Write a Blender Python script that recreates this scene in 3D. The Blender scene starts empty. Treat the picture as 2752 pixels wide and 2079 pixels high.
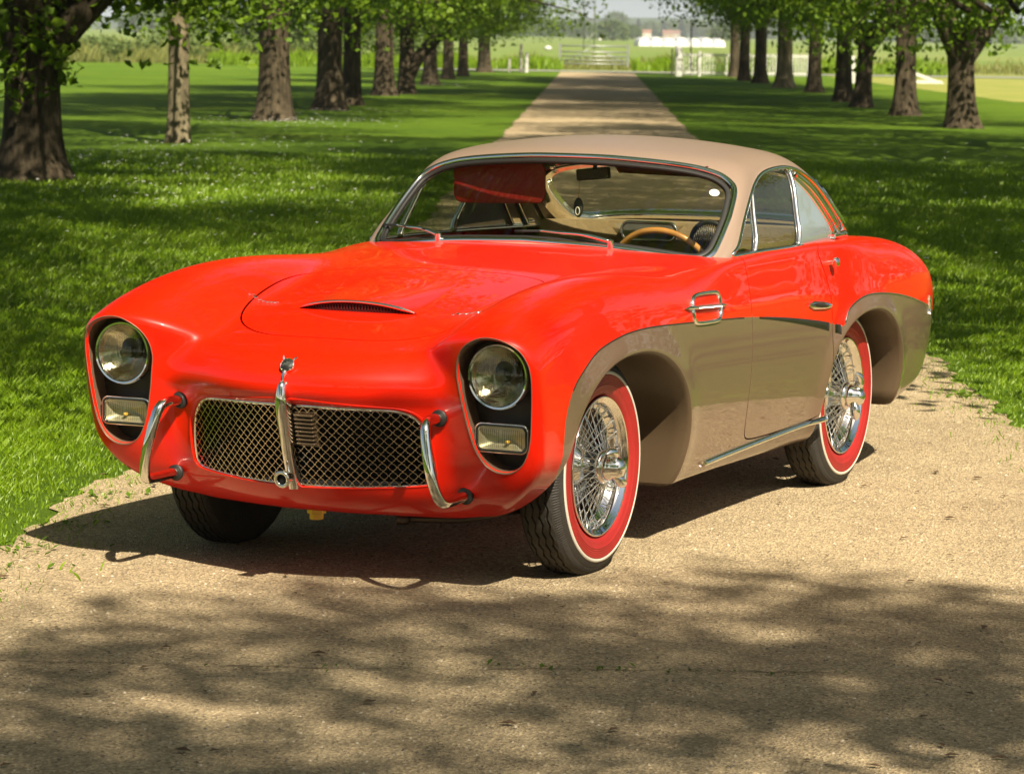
import bpy, math, random
import numpy as np
from mathutils import Matrix, Vector
R_ = math.radians
scene = bpy.context.scene
COL = scene.collection

# ------------------------------------------------------------------ camera
cam_data = bpy.data.cameras.new("camera")
cam = bpy.data.objects.new("camera", cam_data)
COL.objects.link(cam)
CAM_H = 1.6989
cam_data.sensor_width = 36.0
cam_data.lens = 8681.4563 / 2752.0 * 36.0
cam_data.clip_start = 0.1
cam_data.clip_end = 6000.0
cam.matrix_world = Matrix.Translation((0, 0, CAM_H)) @ Matrix.Rotation(R_(90) - 0.10943, 4, 'X') @ Matrix.Rotation(0.0147, 4, 'Z')
cam_data.dof.use_dof = True
cam_data.dof.focus_distance = 10.2
cam_data.dof.aperture_fstop = 11.0
scene.camera = cam

# ------------------------------------------------------------------ sky, sun, exposure
SUN_EL = R_(47.0)
SUN_AZ = math.atan2(-0.93, 0.42)          # direction towards the sun on the ground (x right, y away)
world = bpy.data.worlds.new("World")
scene.world = world
world.use_nodes = True
wn, wl = world.node_tree.nodes, world.node_tree.links
for n in list(wn): wn.remove(n)
w_out = wn.new('ShaderNodeOutputWorld'); w_bg = wn.new('ShaderNodeBackground'); w_sky = wn.new('ShaderNodeTexSky')
w_sky.sky_type = 'NISHITA'; w_sky.sun_disc = False
w_sky.sun_elevation = SUN_EL
w_sky.sun_rotation = math.pi / 2 - SUN_AZ
w_sky.air_density = 1.0; w_sky.dust_density = 2.5; w_sky.ozone_density = 1.0
w_bg.inputs['Strength'].default_value = 0.05
# milky summer haze low in the sky, the same all round the horizon
w_tc = wn.new('ShaderNodeTexCoord'); w_sep = wn.new('ShaderNodeSeparateXYZ'); w_m1 = wn.new('ShaderNodeMath'); w_m1.operation = 'ABSOLUTE'
w_m2 = wn.new('ShaderNodeMath'); w_m2.operation = 'MULTIPLY'; w_m2.inputs[1].default_value = -60.0
w_m3 = wn.new('ShaderNodeMath'); w_m3.operation = 'EXPONENT'
w_sc = wn.new('ShaderNodeVectorMath'); w_sc.operation = 'SCALE'; w_sc.inputs[0].default_value = (8.0, 8.8, 9.3)
w_ad = wn.new('ShaderNodeVectorMath'); w_ad.operation = 'ADD'
wl.new(w_tc.outputs['Generated'], w_sep.inputs[0]); wl.new(w_sep.outputs['Z'], w_m1.inputs[0]); wl.new(w_m1.outputs[0], w_m2.inputs[0]); wl.new(w_m2.outputs[0], w_m3.inputs[0])
wl.new(w_m3.outputs[0], w_sc.inputs['Scale']); w_wb = wn.new('ShaderNodeVectorMath'); w_wb.operation = 'MULTIPLY'; w_wb.inputs[1].default_value = (1.03, 1.0, .88)
wl.new(w_sky.outputs[0], w_wb.inputs[0]); wl.new(w_wb.outputs[0], w_ad.inputs[0]); wl.new(w_sc.outputs[0], w_ad.inputs[1])
wl.new(w_ad.outputs[0], w_bg.inputs[0]); wl.new(w_bg.outputs[0], w_out.inputs[0])
sun_data = bpy.data.lights.new("sun", 'SUN')
sun_data.energy = 5.0; sun_data.angle = R_(0.48); sun_data.color = (1.0, 0.90, 0.72)
sun = bpy.data.objects.new("sun", sun_data); COL.objects.link(sun)
sdir = Vector((math.cos(SUN_EL) * math.cos(SUN_AZ), math.cos(SUN_EL) * math.sin(SUN_AZ), math.sin(SUN_EL)))
sun.rotation_euler = sdir.to_track_quat('Z', 'Y').to_euler()
sun.location = sdir * 60
scene.view_settings.view_transform = 'Standard'
scene.view_settings.look = 'None'
scene.view_settings.exposure = 1.18
scene.view_settings.gamma = 1.0
scene.view_settings.use_curve_mapping = False
scene.cycles.transparent_max_bounces = 16
scene.cycles.max_bounces = 10

# ------------------------------------------------------------------ helpers
def mesh_from(name, V, faces, normals=None, smooth=True, midx=None):
    me = bpy.data.meshes.new(name)
    V = np.asarray(V, dtype=np.float64)
    if isinstance(faces, np.ndarray):
        nf, k = faces.shape
        me.vertices.add(len(V)); me.vertices.foreach_set('co', V.astype(np.float32).ravel())
        me.loops.add(nf * k); me.loops.foreach_set('vertex_index', faces.astype(np.int32).ravel())
        me.polygons.add(nf)
        me.polygons.foreach_set('loop_start', np.arange(0, nf * k, k, dtype=np.int32))
        me.polygons.foreach_set('loop_total', np.full(nf, k, dtype=np.int32))
        me.update(calc_edges=True)
    else:
        me.from_pydata([tuple(v) for v in V], [], [tuple(int(i) for i in f) for f in faces])
    me.polygons.foreach_set('use_smooth', np.full(len(me.polygons), bool(smooth)))
    if midx is not None:
        me.polygons.foreach_set('material_index', np.asarray(midx, dtype=np.int32))
    if normals is not None:
        me.normals_split_custom_set_from_vertices(np.asarray(normals, dtype=np.float32))
    me.update()
    return me

def link(name, me, parent=None, mats=()):
    o = bpy.data.objects.new(name, me)
    COL.objects.link(o)
    if me is not None:
        if not len(me.materials):
            for m in (mats if isinstance(mats, (list, tuple)) else [mats]): me.materials.append(m)
    if parent is not None: o.parent = parent
    return o

def tag(o, label=None, cat=None, group=None, kind=None):
    if label: o['label'] = label
    if cat: o['category'] = cat
    if group: o['group'] = group
    if kind: o['kind'] = kind
    return o

def copy_tree(o, parent=None):
    c = o.copy(); COL.objects.link(c)
    if parent is not None: c.parent = parent
    for ch in list(o.children): copy_tree(ch, c)
    return c

class MB:
    """collects simple shapes into one mesh"""
    def __init__(s): s.V = []; s.F = []; s.M = []; s.n = 0
    def add(s, V, F, m=0):
        V = np.asarray(V, float)
        s.V.append(V)
        for f in F: s.F.append([i + s.n for i in f]); s.M.append(m)
        s.n += len(V)
        return s
    def box(s, c, d, rot=None, m=0, bev=0.0):
        c = np.array(c, float); hx, hy, hz = [q / 2 for q in d]
        if bev <= 0:
            V = np.array([[x, y, z] for x in (-hx, hx) for y in (-hy, hy) for z in (-hz, hz)])
            F = [(0, 1, 3, 2), (4, 6, 7, 5), (0, 4, 5, 1), (2, 3, 7, 6), (0, 2, 6, 4), (1, 5, 7, 3)]
        else:
            b = min(bev, hx * .49, hy * .49, hz * .49); V = []; F = []; idx = {}
            for sx in (-1, 1):
                for sy in (-1, 1):
                    for sz in (-1, 1):
                        for a in range(3):
                            p = [sx * (hx - b), sy * (hy - b), sz * (hz - b)]
                            p[a] = (sx * hx, sy * hy, sz * hz)[a]
                            idx[(sx, sy, sz, a)] = len(V); V.append(p)
            for a in range(3):
                o1, o2 = [q for q in range(3) if q != a]
                for sg in (-1, 1):
                    q = []
                    for (u, v) in ((-1, -1), (1, -1), (1, 1), (-1, 1)):
                        k = [0, 0, 0]; k[a] = sg; k[o1] = u; k[o2] = v; q.append(idx[(k[0], k[1], k[2], a)])
                    F.append(q)
            for a in range(3):
                o1, o2 = [q for q in range(3) if q != a]
                for u in (-1, 1):
                    for v in (-1, 1):
                        k0 = [0, 0, 0]; k0[o1] = u; k0[o2] = v; k1 = list(k0); k0[a] = -1; k1[a] = 1
                        F.append([idx[(*k0, o1)], idx[(*k1, o1)], idx[(*k1, o2)], idx[(*k0, o2)]])
            for sx in (-1, 1):
                for sy in (-1, 1):
                    for sz in (-1, 1): F.append([idx[(sx, sy, sz, 0)], idx[(sx, sy, sz, 1)], idx[(sx, sy, sz, 2)]])
            V = np.array(V)
        if rot is not None: V = V @ np.array(rot.to_3x3()).T
        return s.add(V + c, F, m)
    def tube(s, pts, r, n=10, m=0, cap=True, closed=False):
        pts = np.asarray(pts, float); N = len(pts)
        r = np.full(N, r) if np.isscalar(r) else np.asarray(r, float)
        if closed: T = np.roll(pts, -1, 0) - np.roll(pts, 1, 0)
        else: T = np.gradient(pts, axis=0)
        T /= np.linalg.norm(T, axis=1)[:, None] + 1e-12
        up = np.array([0, 0, 1.0]) if abs(T[0, 2]) < .9 else np.array([1.0, 0, 0])
        a = np.cross(T[0], up); a /= np.linalg.norm(a)
        A = []
        for i in range(N):
            a = a - T[i] * np.dot(a, T[i]); a /= np.linalg.norm(a) + 1e-12; A.append(a)
        A = np.array(A); B = np.cross(T, A)
        th = np.arange(n) / n * 2 * np.pi
        V = (pts[:, None, :] + r[:, None, None] * (np.cos(th)[None, :, None] * A[:, None, :] + np.sin(th)[None, :, None] * B[:, None, :])).reshape(-1, 3)
        F = []
        for i in range(N if closed else N - 1):
            j = (i + 1) % N
            for k in range(n):
                l = (k + 1) % n; F.append((i * n + k, i * n + l, j * n + l, j * n + k))
        if cap and not closed:
            F.append(tuple(range(n))[::-1]); F.append(tuple((N - 1) * n + k for k in range(n)))
        return s.add(V, F, m)
    def lathe(s, prof, n=48, axis=1, c=(0, 0, 0), m=0, closed=False):
        """prof: list of (radius, position along the axis)"""
        prof = np.asarray(prof, float); K = len(prof)
        th = np.arange(n) / n * 2 * np.pi
        o = [(1, 2), (2, 0), (0, 1)][axis]
        V = np.zeros((n, K, 3))
        V[:, :, o[0]] = np.cos(th)[:, None] * prof[None, :, 0]
        V[:, :, o[1]] = np.sin(th)[:, None] * prof[None, :, 0]
        V[:, :, axis] = prof[None, :, 1]
        V = V.reshape(-1, 3) + np.array(c)
        F = []
        for i in range(n):
            j = (i + 1) % n
            for k in range(K if closed else K - 1):
                l = (k + 1) % K; F.append((i * K + k, i * K + l, j * K + l, j * K + k))
        return s.add(V, F, m)
    def strip(s, pts, nrm, prof, m=0, closed=False, scale=None):
        """sweep a closed profile (across, out) along pts lying on a surface with normals nrm"""
        pts = np.asarray(pts, float); nrm = np.asarray(nrm, float); N = len(pts); K = len(prof)
        T = (np.roll(pts, -1, 0) - np.roll(pts, 1, 0)) if closed else np.gradient(pts, axis=0)
        T /= np.linalg.norm(T, axis=1)[:, None] + 1e-12
        B = np.cross(T, nrm); B /= np.linalg.norm(B, axis=1)[:, None] + 1e-12
        sc = np.ones(N) if scale is None else np.asarray(scale, float)
        V = []
        for i in range(N):
            for (u, v) in prof: V.append(pts[i] + B[i] * u * sc[i] + nrm[i] * v * min(1, sc[i] + .3))
        F = []
        for i in range(N if closed else N - 1):
            j = (i + 1) % N
            for k in range(K):
                l = (k + 1) % K; F.append((i * K + k, i * K + l, j * K + l, j * K + k))
        if not closed:
            F.append(tuple(range(K))); F.append(tuple((N - 1) * K + k for k in range(K))[::-1])
        return s.add(V, F, m)
    def mesh(s, name, smooth=True):
        return mesh_from(name, np.concatenate(s.V), s.F, smooth=smooth, midx=s.M if any(s.M) else None)
    def obj(s, name, mats, parent=None, smooth=True, auto=None):
        me = s.mesh(name, smooth)
        o = link(name, me, parent, mats)
        if auto is not None: sharpen(me, auto)
        return o

def sharpen(me, deg):
    """mark edges sharper than deg as sharp (keeps rounded forms smooth)"""
    import bmesh
    bm = bmesh.new(); bm.from_mesh(me)
    bmesh.ops.recalc_face_normals(bm, faces=bm.faces)
    lim = R_(deg)
    for e in bm.edges:
        if len(e.link_faces) == 2 and e.calc_face_angle(0) > lim: e.smooth = False
    bm.to_mesh(me); bm.free()

def catmull(P, n=8, closed=False):
    P = np.asarray(P, float); N = len(P); out = []
    for i in range(N if closed else N - 1):
        p0, p1, p2, p3 = (P[(i - 1) % N], P[i], P[(i + 1) % N], P[(i + 2) % N]) if closed else (P[max(i - 1, 0)], P[i], P[i + 1], P[min(i + 2, N - 1)])
        for t in np.arange(n) / n:
            out.append(.5 * (2 * p1 + (p2 - p0) * t + (2 * p0 - 5 * p1 + 4 * p2 - p3) * t * t + (3 * p1 - p0 - 3 * p2 + p3) * t ** 3))
    if not closed: out.append(P[-1])
    return np.array(out)

# ------------------------------------------------------------------ materials
def new_mat(name):
    m = bpy.data.materials.new(name); m.use_nodes = True
    nt = m.node_tree
    for n in list(nt.nodes): nt.nodes.remove(n)
    out = nt.nodes.new('ShaderNodeOutputMaterial')
    return m, nt, out
def pbr(name, col, rough=.5, metal=0., coat=0., coat_rough=.03, spec=.5, noise=None, bump=None, coords='Object'):
    """noise=(scale, amount): gentle colour variation; bump=(scale, strength)"""
    m, nt, out = new_mat(name)
    b = nt.nodes.new('ShaderNodeBsdfPrincipled')
    b.inputs['Base Color'].default_value = (*col, 1); b.inputs['Roughness'].default_value = rough
    b.inputs['Metallic'].default_value = metal; b.inputs['Coat Weight'].default_value = coat
    b.inputs['Coat Roughness'].default_value = coat_rough; b.inputs['Specular IOR Level'].default_value = spec
    nt.links.new(b.outputs[0], out.inputs[0])
    if noise or bump: tc = nt.nodes.new('ShaderNodeTexCoord')
    if noise:
        n = nt.nodes.new('ShaderNodeTexNoise'); n.inputs['Scale'].default_value = noise[0]; n.inputs['Detail'].default_value = 6
        nt.links.new(tc.outputs[coords], n.inputs['Vector'])
        r = nt.nodes.new('ShaderNodeMapRange'); r.inputs[1].default_value = .3; r.inputs[2].default_value = .7
        r.inputs[3].default_value = 1 - noise[1]; r.inputs[4].default_value = 1 + noise[1]
        nt.links.new(n.outputs[0], r.inputs[0])
        mx = nt.nodes.new('ShaderNodeVectorMath'); mx.operation = 'SCALE'; mx.inputs[0].default_value = col
        nt.links.new(r.outputs[0], mx.inputs['Scale']); nt.links.new(mx.outputs[0], b.inputs['Base Color'])
    if bump:
        n = nt.nodes.new('ShaderNodeTexNoise'); n.inputs['Scale'].default_value = bump[0]; n.inputs['Detail'].default_value = 8
        nt.links.new(tc.outputs[coords], n.inputs['Vector'])
        bp = nt.nodes.new('ShaderNodeBump'); bp.inputs['Strength'].default_value = bump[1]; bp.inputs['Distance'].default_value = .02
        nt.links.new(n.outputs[0], bp.inputs['Height']); nt.links.new(bp.outputs[0], b.inputs['Normal'])
    return m
def glass_mat(name, tint=(.86, .9, .84), refl=1.0, rough=0.0, wave=None):
    """thin pane: tinted see-through plus mirror reflection by Fresnel"""
    m, nt, out = new_mat(name)
    t = nt.nodes.new('ShaderNodeBsdfTransparent'); t.inputs[0].default_value = (*tint, 1)
    g = nt.nodes.new('ShaderNodeBsdfGlossy'); g.inputs['Roughness'].default_value = rough; g.inputs[0].default_value = (refl, refl, refl, 1)
    lw = nt.nodes.new('ShaderNodeLayerWeight'); pw = nt.nodes.new('ShaderNodeMath'); pw.operation = 'POWER'; pw.inputs[1].default_value = 5
    fr = nt.nodes.new('ShaderNodeMath'); fr.operation = 'MULTIPLY_ADD'; fr.inputs[1].default_value = .92; fr.inputs[2].default_value = .045
    nt.links.new(lw.outputs['Facing'], pw.inputs[0]); nt.links.new(pw.outputs[0], fr.inputs[0])
    mx = nt.nodes.new('ShaderNodeMixShader')
    nt.links.new(fr.outputs[0], mx.inputs[0]); nt.links.new(t.outputs[0], mx.inputs[1]); nt.links.new(g.outputs[0], mx.inputs[2])
    nt.links.new(mx.outputs[0], out.inputs[0])
    return m
# ================================================================== the setting
rng = np.random.default_rng(7)
def road_c(y): return 0.126 + 0.0244 * y                     # centre line of the drive
def road_edges(y):
    w = 1.52 + .34 * np.exp(-((y - 10) / 7.0) ** 2) + .35 * np.exp(-((y + 2) / 8.0) ** 2)
    n = .045 * np.sin(y * 1.1) + .03 * np.sin(y * 4.1 + 1) + .025 * np.sin(y * 11.3 + 2) + .02 * np.sin(y * 27.1)
    m = .045 * np.sin(y * .9 + 4) + .03 * np.sin(y * 3.7 + 2) + .025 * np.sin(y * 10.1) + .02 * np.sin(y * 24.7)
    k = np.interp(y, [0, 20, 140], [1, .8, .25])
    return road_c(y) - w - .12 + n * k, road_c(y) + w + .05 * np.exp(-((y - 15) / 6.) ** 2) + m * k

def soil_mat(name, build):
    m, nt, out = new_mat(name); N = nt.nodes; L = nt.links
    b = N.new('ShaderNodeBsdfPrincipled'); b.inputs['Roughness'].default_value = .9; b.inputs['Specular IOR Level'].default_value = .2
    L.new(b.outputs[0], out.inputs[0]); g = N.new('ShaderNodeNewGeometry')
    build(N, L, b, g.outputs['Position']); return m
def noise(N, L, vec, scale, detail=5, rough=.55):
    n = N.new('ShaderNodeTexNoise'); n.inputs['Scale'].default_value = scale; n.inputs['Detail'].default_value = detail; n.inputs['Roughness'].default_value = rough
    L.new(vec, n.inputs['Vector']); return n.outputs[0]
def ramp(N, L, fac, stops):
    r = N.new('ShaderNodeValToRGB'); el = r.color_ramp.elements
    while len(el) < len(stops): el.new(.5)
    for e, (p, c) in zip(el, stops): e.position = p; e.color = (*c, 1)
    L.new(fac, r.inputs[0]); return r.outputs[0]
def mixc(N, L, fac, a, b, mode='MIX'):
    m = N.new('ShaderNodeMix'); m.data_type = 'RGBA'; m.blend_type = mode
    if isinstance(fac, float): m.inputs[0].default_value = fac
    else: L.new(fac, m.inputs[0])
    for s, v in ((m.inputs[6], a), (m.inputs[7], b)):
        if isinstance(v, tuple): s.default_value = (*v, 1)
        else: L.new(v, s)
    return m.outputs[2]
def bump(N, L, b, h, strength, dist):
    p = N.new('ShaderNodeBump'); p.inputs['Strength'].default_value = strength; p.inputs['Distance'].default_value = dist
    L.new(h, p.inputs['Height']); L.new(p.outputs[0], b.inputs['Normal']); return p

def gravel(N, L, b, P):
    big = noise(N, L, P, .55, 4); mid = noise(N, L, P, 3.2, 6); fine = noise(N, L, P, 55, 6, .7)
    c = ramp(N, L, mid, [(.25, (.34, .255, .148)), (.5, (.465, .362, .212)), (.75, (.56, .445, .27))])
    c = mixc(N, L, .55, c, ramp(N, L, big, [(.3, (.35, .275, .18)), (.7, (.56, .445, .285))]))
    vo = N.new('ShaderNodeTexVoronoi'); vo.inputs['Scale'].default_value = 130; L.new(P, vo.inputs['Vector'])
    st = ramp(N, L, vo.outputs['Color'], [(.10, (.30, .30, .30)), (.24, (.74, .72, .68)), (.62, (1.0, 1.0, 1.0)), (.90, (1.55, 1.5, 1.4))])
    c = mixc(N, L, .85, c, st, 'MULTIPLY')
    c = mixc(N, L, .55, c, ramp(N, L, fine, [(.3, (.45, .42, .38)), (.55, (1, 1, 1)), (.75, (1.35, 1.3, 1.25))]), 'MULTIPLY')
    L.new(c, b.inputs['Base Color'])
    a = N.new('ShaderNodeMath'); a.operation = 'ADD'; L.new(vo.outputs['Distance'], a.inputs[0]); L.new(fine, a.inputs[1])
    bump(N, L, b, a.outputs[0], .9, .012)
M_gravel = soil_mat('gravel_drive', gravel)
def lawn(N, L, b, P):
    big = noise(N, L, P, .18, 5); mid = noise(N, L, P, 2.6, 6); fine = noise(N, L, P, 34, 6, .75)
    c = ramp(N, L, big, [(.3, (.09, .18, .004)), (.55, (.135, .235, .008)), (.75, (.18, .27, .012))])
    c = mixc(N, L, .6, c, ramp(N, L, mid, [(.25, (.62, .68, .58)), (.5, (1, 1, 1)), (.8, (1.3, 1.18, 1.0))]), 'MULTIPLY')
    c = mixc(N, L, .7, c, ramp(N, L, fine, [(.3, (.6, .65, .5)), (.55, (1, 1, 1)), (.75, (1.3, 1.25, 1.15))]), 'MULTIPLY')
    L.new(c, b.inputs['Base Color'])
    a = N.new('ShaderNodeMath'); a.operation = 'ADD'; L.new(mid, a.inputs[0]); L.new(fine, a.inputs[1])
    bump(N, L, b, a.outputs[0], 1.0, .09)
M_lawn = soil_mat('lawn_grass', lawn)
def field(N, L, b, P):
    mp = N.new('ShaderNodeMapping'); mp.inputs['Scale'].default_value = (.012, .05, 1); L.new(P, mp.inputs[0])
    big = noise(N, L, mp.outputs[0], 1.0, 4); mid = noise(N, L, P, .25, 6)
    c = ramp(N, L, big, [(.3, (.10, .165, .03)), (.5, (.14, .20, .04)), (.68, (.21, .22, .065))])
    c = mixc(N, L, .5, c, ramp(N, L, mid, [(.3, (.7, .75, .7)), (.7, (1.3, 1.2, 1.1))]), 'MULTIPLY')
    L.new(c, b.inputs['Base Color']); bump(N, L, b, mid, .6, .3)
M_field = soil_mat('field_crop', field)
def dryfield(N, L, b, P):
    mid = noise(N, L, P, .6, 6); c = ramp(N, L, mid, [(.3, (.17, .21, .035)), (.55, (.24, .245, .055)), (.75, (.31, .27, .08))])
    L.new(c, b.inputs['Base Color']); bump(N, L, b, mid, .6, .2)
M_dry = soil_mat('dry_meadow', dryfield)

def sheet(name, pts, mat, z):
    V = [(x, y, z) for x, y in pts]
    return tag(link(name, mesh_from(name, V, [tuple(range(len(V)))], smooth=False), None, mat), kind='structure')
sheet('ground', [(-2500, -150), (2500, -150), (2500, 4000), (-2500, 4000)], M_field, -.02)
sheet('lawn', [(-60, -60), (70, -60), (70, 139), (-5, 141.6), (-5.2, 151), (-60, 152)], M_lawn, 0)
sheet('meadow', [(13.5, 88), (68, 70), (68, 138.6), (13.2, 138.4)], M_dry, .004)
yy = np.arange(-30, 139.5, .08)
le, re = road_edges(yy)
rows = []
for t in np.linspace(0, 1, 9): rows.append(np.stack([le + (re - le) * t, yy, np.full_like(yy, .006) + .012 * (1 - (2 * t - 1) ** 2) * 0], 1))
Vr = np.concatenate(rows); n_ = len(yy)
Fr = [(k * n_ + i, (k + 1) * n_ + i, (k + 1) * n_ + i + 1, k * n_ + i + 1) for k in range(8) for i in range(n_ - 1)]
tag(link('gravel_drive', mesh_from('gravel_drive', Vr, Fr), None, M_gravel), kind='structure')
sheet('lane', [(-5, 141.7), (200, 137.5), (200, 142.5), (-5, 146.2)], pbr('lane_asphalt', (.24, .225, .20), rough=.9, noise=(3, .2)), .008)

# --- loose stones, dead leaves and weeds on the drive
def scatter_mesh(name, pos, shape_V, shape_F, scale, rot, mat, tilt=None, kind='stuff', normals=False):
    SVv = np.asarray(shape_V, float); ns, nv = len(pos), len(SVv)
    c, s = np.cos(rot), np.sin(rot)
    X = SVv[None, :, 0] * scale[:, None]; Y = SVv[None, :, 1] * scale[:, None]; Z = SVv[None, :, 2] * scale[:, None]
    V = np.stack([X * c[:, None] - Y * s[:, None], X * s[:, None] + Y * c[:, None], Z], -1)
    if tilt is not None: V[..., 0] += V[..., 2] * tilt[:, None, 0]; V[..., 1] += V[..., 2] * tilt[:, None, 1]
    V += pos[:, None, :]
    SF_ = np.asarray(shape_F); Fa = (SF_[None] + (np.arange(ns) * nv)[:, None, None]).reshape(-1, SF_.shape[1])
    o = link(name, mesh_from(name, V.reshape(-1, 3), Fa, smooth=False), None, mat)
    if kind: o['kind'] = kind
    return o
oct_V = np.array([(1, 0, 0), (-.9, .1, 0), (.1, 1, 0), (0, -1, .1), (.1, 0, .7), (0, .1, -.5)]); oct_F = np.array([(0, 2, 4), (2, 1, 4), (1, 3, 4), (3, 0, 4)])
N_ = 9000
py = 6.8 + 9 * rng.random(N_) ** 1.5; l_, r_ = road_edges(py); pxx = np.clip(l_, -2.6, 9) + (r_ - l_) * rng.random(N_)
pos = np.stack([pxx, py, np.full(N_, .006)], 1)
half = N_ // 2
for nm, sl, colr in (('pale_gravel', slice(0, half), (.50, .42, .31)), ('dark_gravel', slice(half, N_), (.13, .105, .08))):
    P_ = pos[sl]; k = len(P_)
    tag(scatter_mesh(nm, P_, oct_V, oct_F, .0022 + .0045 * rng.random(k) ** 3, rng.random(k) * 6.28, pbr(nm + '_stone', colr, rough=.8)), kind='stuff')
k = 320; py = 7 + 8 * rng.random(k) ** 1.3; pxx = -1.6 + 3.6 * rng.random(k)
scatter_mesh('fallen_leaf_scraps', np.stack([pxx, py, np.full(k, .012)], 1), [(-1, 0, 0), (0, -.5, .25), (1.2, 0, .1), (0, .5, .3)], [(0, 1, 2, 3)], .006 + .020 * rng.random(k) ** 3, rng.random(k) * 6.28, pbr('dead_leaf', (.085, .048, .022), rough=.8))
blade_V = np.array([(-.5, 0, 0), (.5, 0, 0), (.22, .05, .6), (-.22, .05, .6), (0, .25, 1)]); 
def grass_mat(name, a, b_, tr=.45):
    m, nt, out = new_mat(name); N = nt.nodes; L = nt.links
    g = N.new('ShaderNodeNewGeometry'); n = noise(N, L, g.outputs['Position'], 1.3, 4); n2 = noise(N, L, g.outputs['Position'], 45, 2)
    c = mixc(N, L, n, a, b_); c = mixc(N, L, .6, c, ramp(N, L, n2, [(.3, (.6, .65, .5)), (.7, (1.4, 1.3, 1.2))]), 'MULTIPLY')
    d = N.new('ShaderNodeBsdfDiffuse'); t = N.new('ShaderNodeBsdfTranslucent'); mx = N.new('ShaderNodeMixShader'); mx.inputs[0].default_value = tr
    gl = N.new('ShaderNodeBsdfGlossy'); gl.inputs['Roughness'].default_value = .45; gl.inputs[0].default_value = (.9, .9, .8, 1); m2 = N.new('ShaderNodeMixShader'); m2.inputs[0].default_value = .025
    L.new(c, d.inputs[0]); L.new(c, t.inputs[0]); L.new(d.outputs[0], mx.inputs[1]); L.new(t.outputs[0], mx.inputs[2])
    L.new(mx.outputs[0], m2.inputs[1]); L.new(gl.outputs[0], m2.inputs[2]); L.new(m2.outputs[0], out.inputs[0]); return m
M_blade = grass_mat('grass_blade', (.135, .25, .006), (.225, .34, .011))
M_blade2 = grass_mat('meadow_blade', (.16, .20, .04), (.26, .25, .08))
def blades(P, height, width, lean):
    k = len(P); rot = rng.random(k) * 6.283; h = height * (.55 + .7 * rng.random(k)); w = width * (.7 + .6 * rng.random(k))
    ln = lean * rng.random(k); d = np.stack([np.cos(rot), np.sin(rot)], 1); pr = np.stack([-d[:, 1], d[:, 0]], 1)
    V = np.zeros((k, 4, 3)); V[:, 0, :2] = P[:, :2] - pr * w[:, None] / 2; V[:, 1, :2] = P[:, :2] + pr * w[:, None] / 2
    mid = P[:, :2] + d * (h * ln * .35)[:, None]; V[:, 2, :2] = mid + pr * w[:, None] * .35; V[:, 2, 2] = h * .62
    V[:, 3, :2] = P[:, :2] + d * (h * ln)[:, None]; V[:, 3, 2] = h
    Fa = np.array([(0, 1, 2), (0, 2, 3)])[None] + (np.arange(k) * 4)[:, None, None]
    V[:, :, 2] += P[:, 2][:, None] if P.shape[1] > 2 else 0
    return V.reshape(-1, 3), Fa.reshape(-1, 3)
def in_view(P, m=.05):
    u = P[:, 0] / P[:, 1]; v = CAM_H / P[:, 1]; return (np.abs(u) < .160 + m) & (v < .245)
def on_grass(P, jit=.0):
    l, r = road_edges(P[:, 1]); j = jit * rng.standard_normal(len(P)); return (P[:, 0] < l + j) | (P[:, 0] > r + j)
gV = []; gF = []; off = 0
for (y0, y1, dens, hgt, wid, lean) in ((8.5, 19, 4200, .040, .0045, 1.1), (19, 31, 1500, .042, .007, 1.1), (31, 44, 520, .042, .011, 1.1)):
    xw = .205 * y1; A = 2 * xw * (y1 - y0); k = int(A * dens)
    P = np.stack([(rng.random(k) * 2 - 1) * xw, y0 + (y1 - y0) * rng.random(k)], 1)
    # patchy sward
    pat = np.sin(P[:, 0] * 2.3 + 1) * np.sin(P[:, 1] * 1.9) + .6 * np.sin(P[:, 0] * 6.1) * np.sin(P[:, 1] * 5.3 + 2)
    P = P[in_view(P) & on_grass(P, .15) & (rng.random(k) < (.72 + .25 * pat) * np.interp(P[:, 1], [y0, y0 + 2, y1 - 5, y1 + 3], [.75, 1, 1, .1 if y1 > 40 else .7]))]
    l, r = road_edges(P[:, 1]); de = np.minimum(np.abs(P[:, 0] - l), np.abs(P[:, 0] - r))
    hh = hgt * np.clip(.45 + de * 1.2, .45, 1.15)
    V, Fa = blades(P, hh, wid, lean); gV.append(V); gF.append(Fa + off); off += len(V)
o = link('grass', mesh_from('grass', np.concatenate(gV), np.concatenate(gF), smooth=False), None, M_blade); tag(o, kind='stuff')
# an old joint across the drive
jx = np.linspace(-1.9, .9, 90); jy = 8.50 + .02 * np.sin(jx * 3) + .008 * np.sin(jx * 17) + .006 * rng.standard_normal(90); jw = .0015 + .0035 * rng.random(90) * (np.sin(jx * 9) > -.5)
Vj = np.concatenate([np.stack([jx, jy - jw, 0 * jx + .0085], 1), np.stack([jx, jy + jw, 0 * jx + .0085], 1)])
tag(link('drive_joint', mesh_from('drive_joint', Vj, [(i, i + 1, 91 + i, 90 + i) for i in range(89)]), None, pbr('joint_dirt', (.16, .12, .07), rough=1)), kind='structure')
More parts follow.
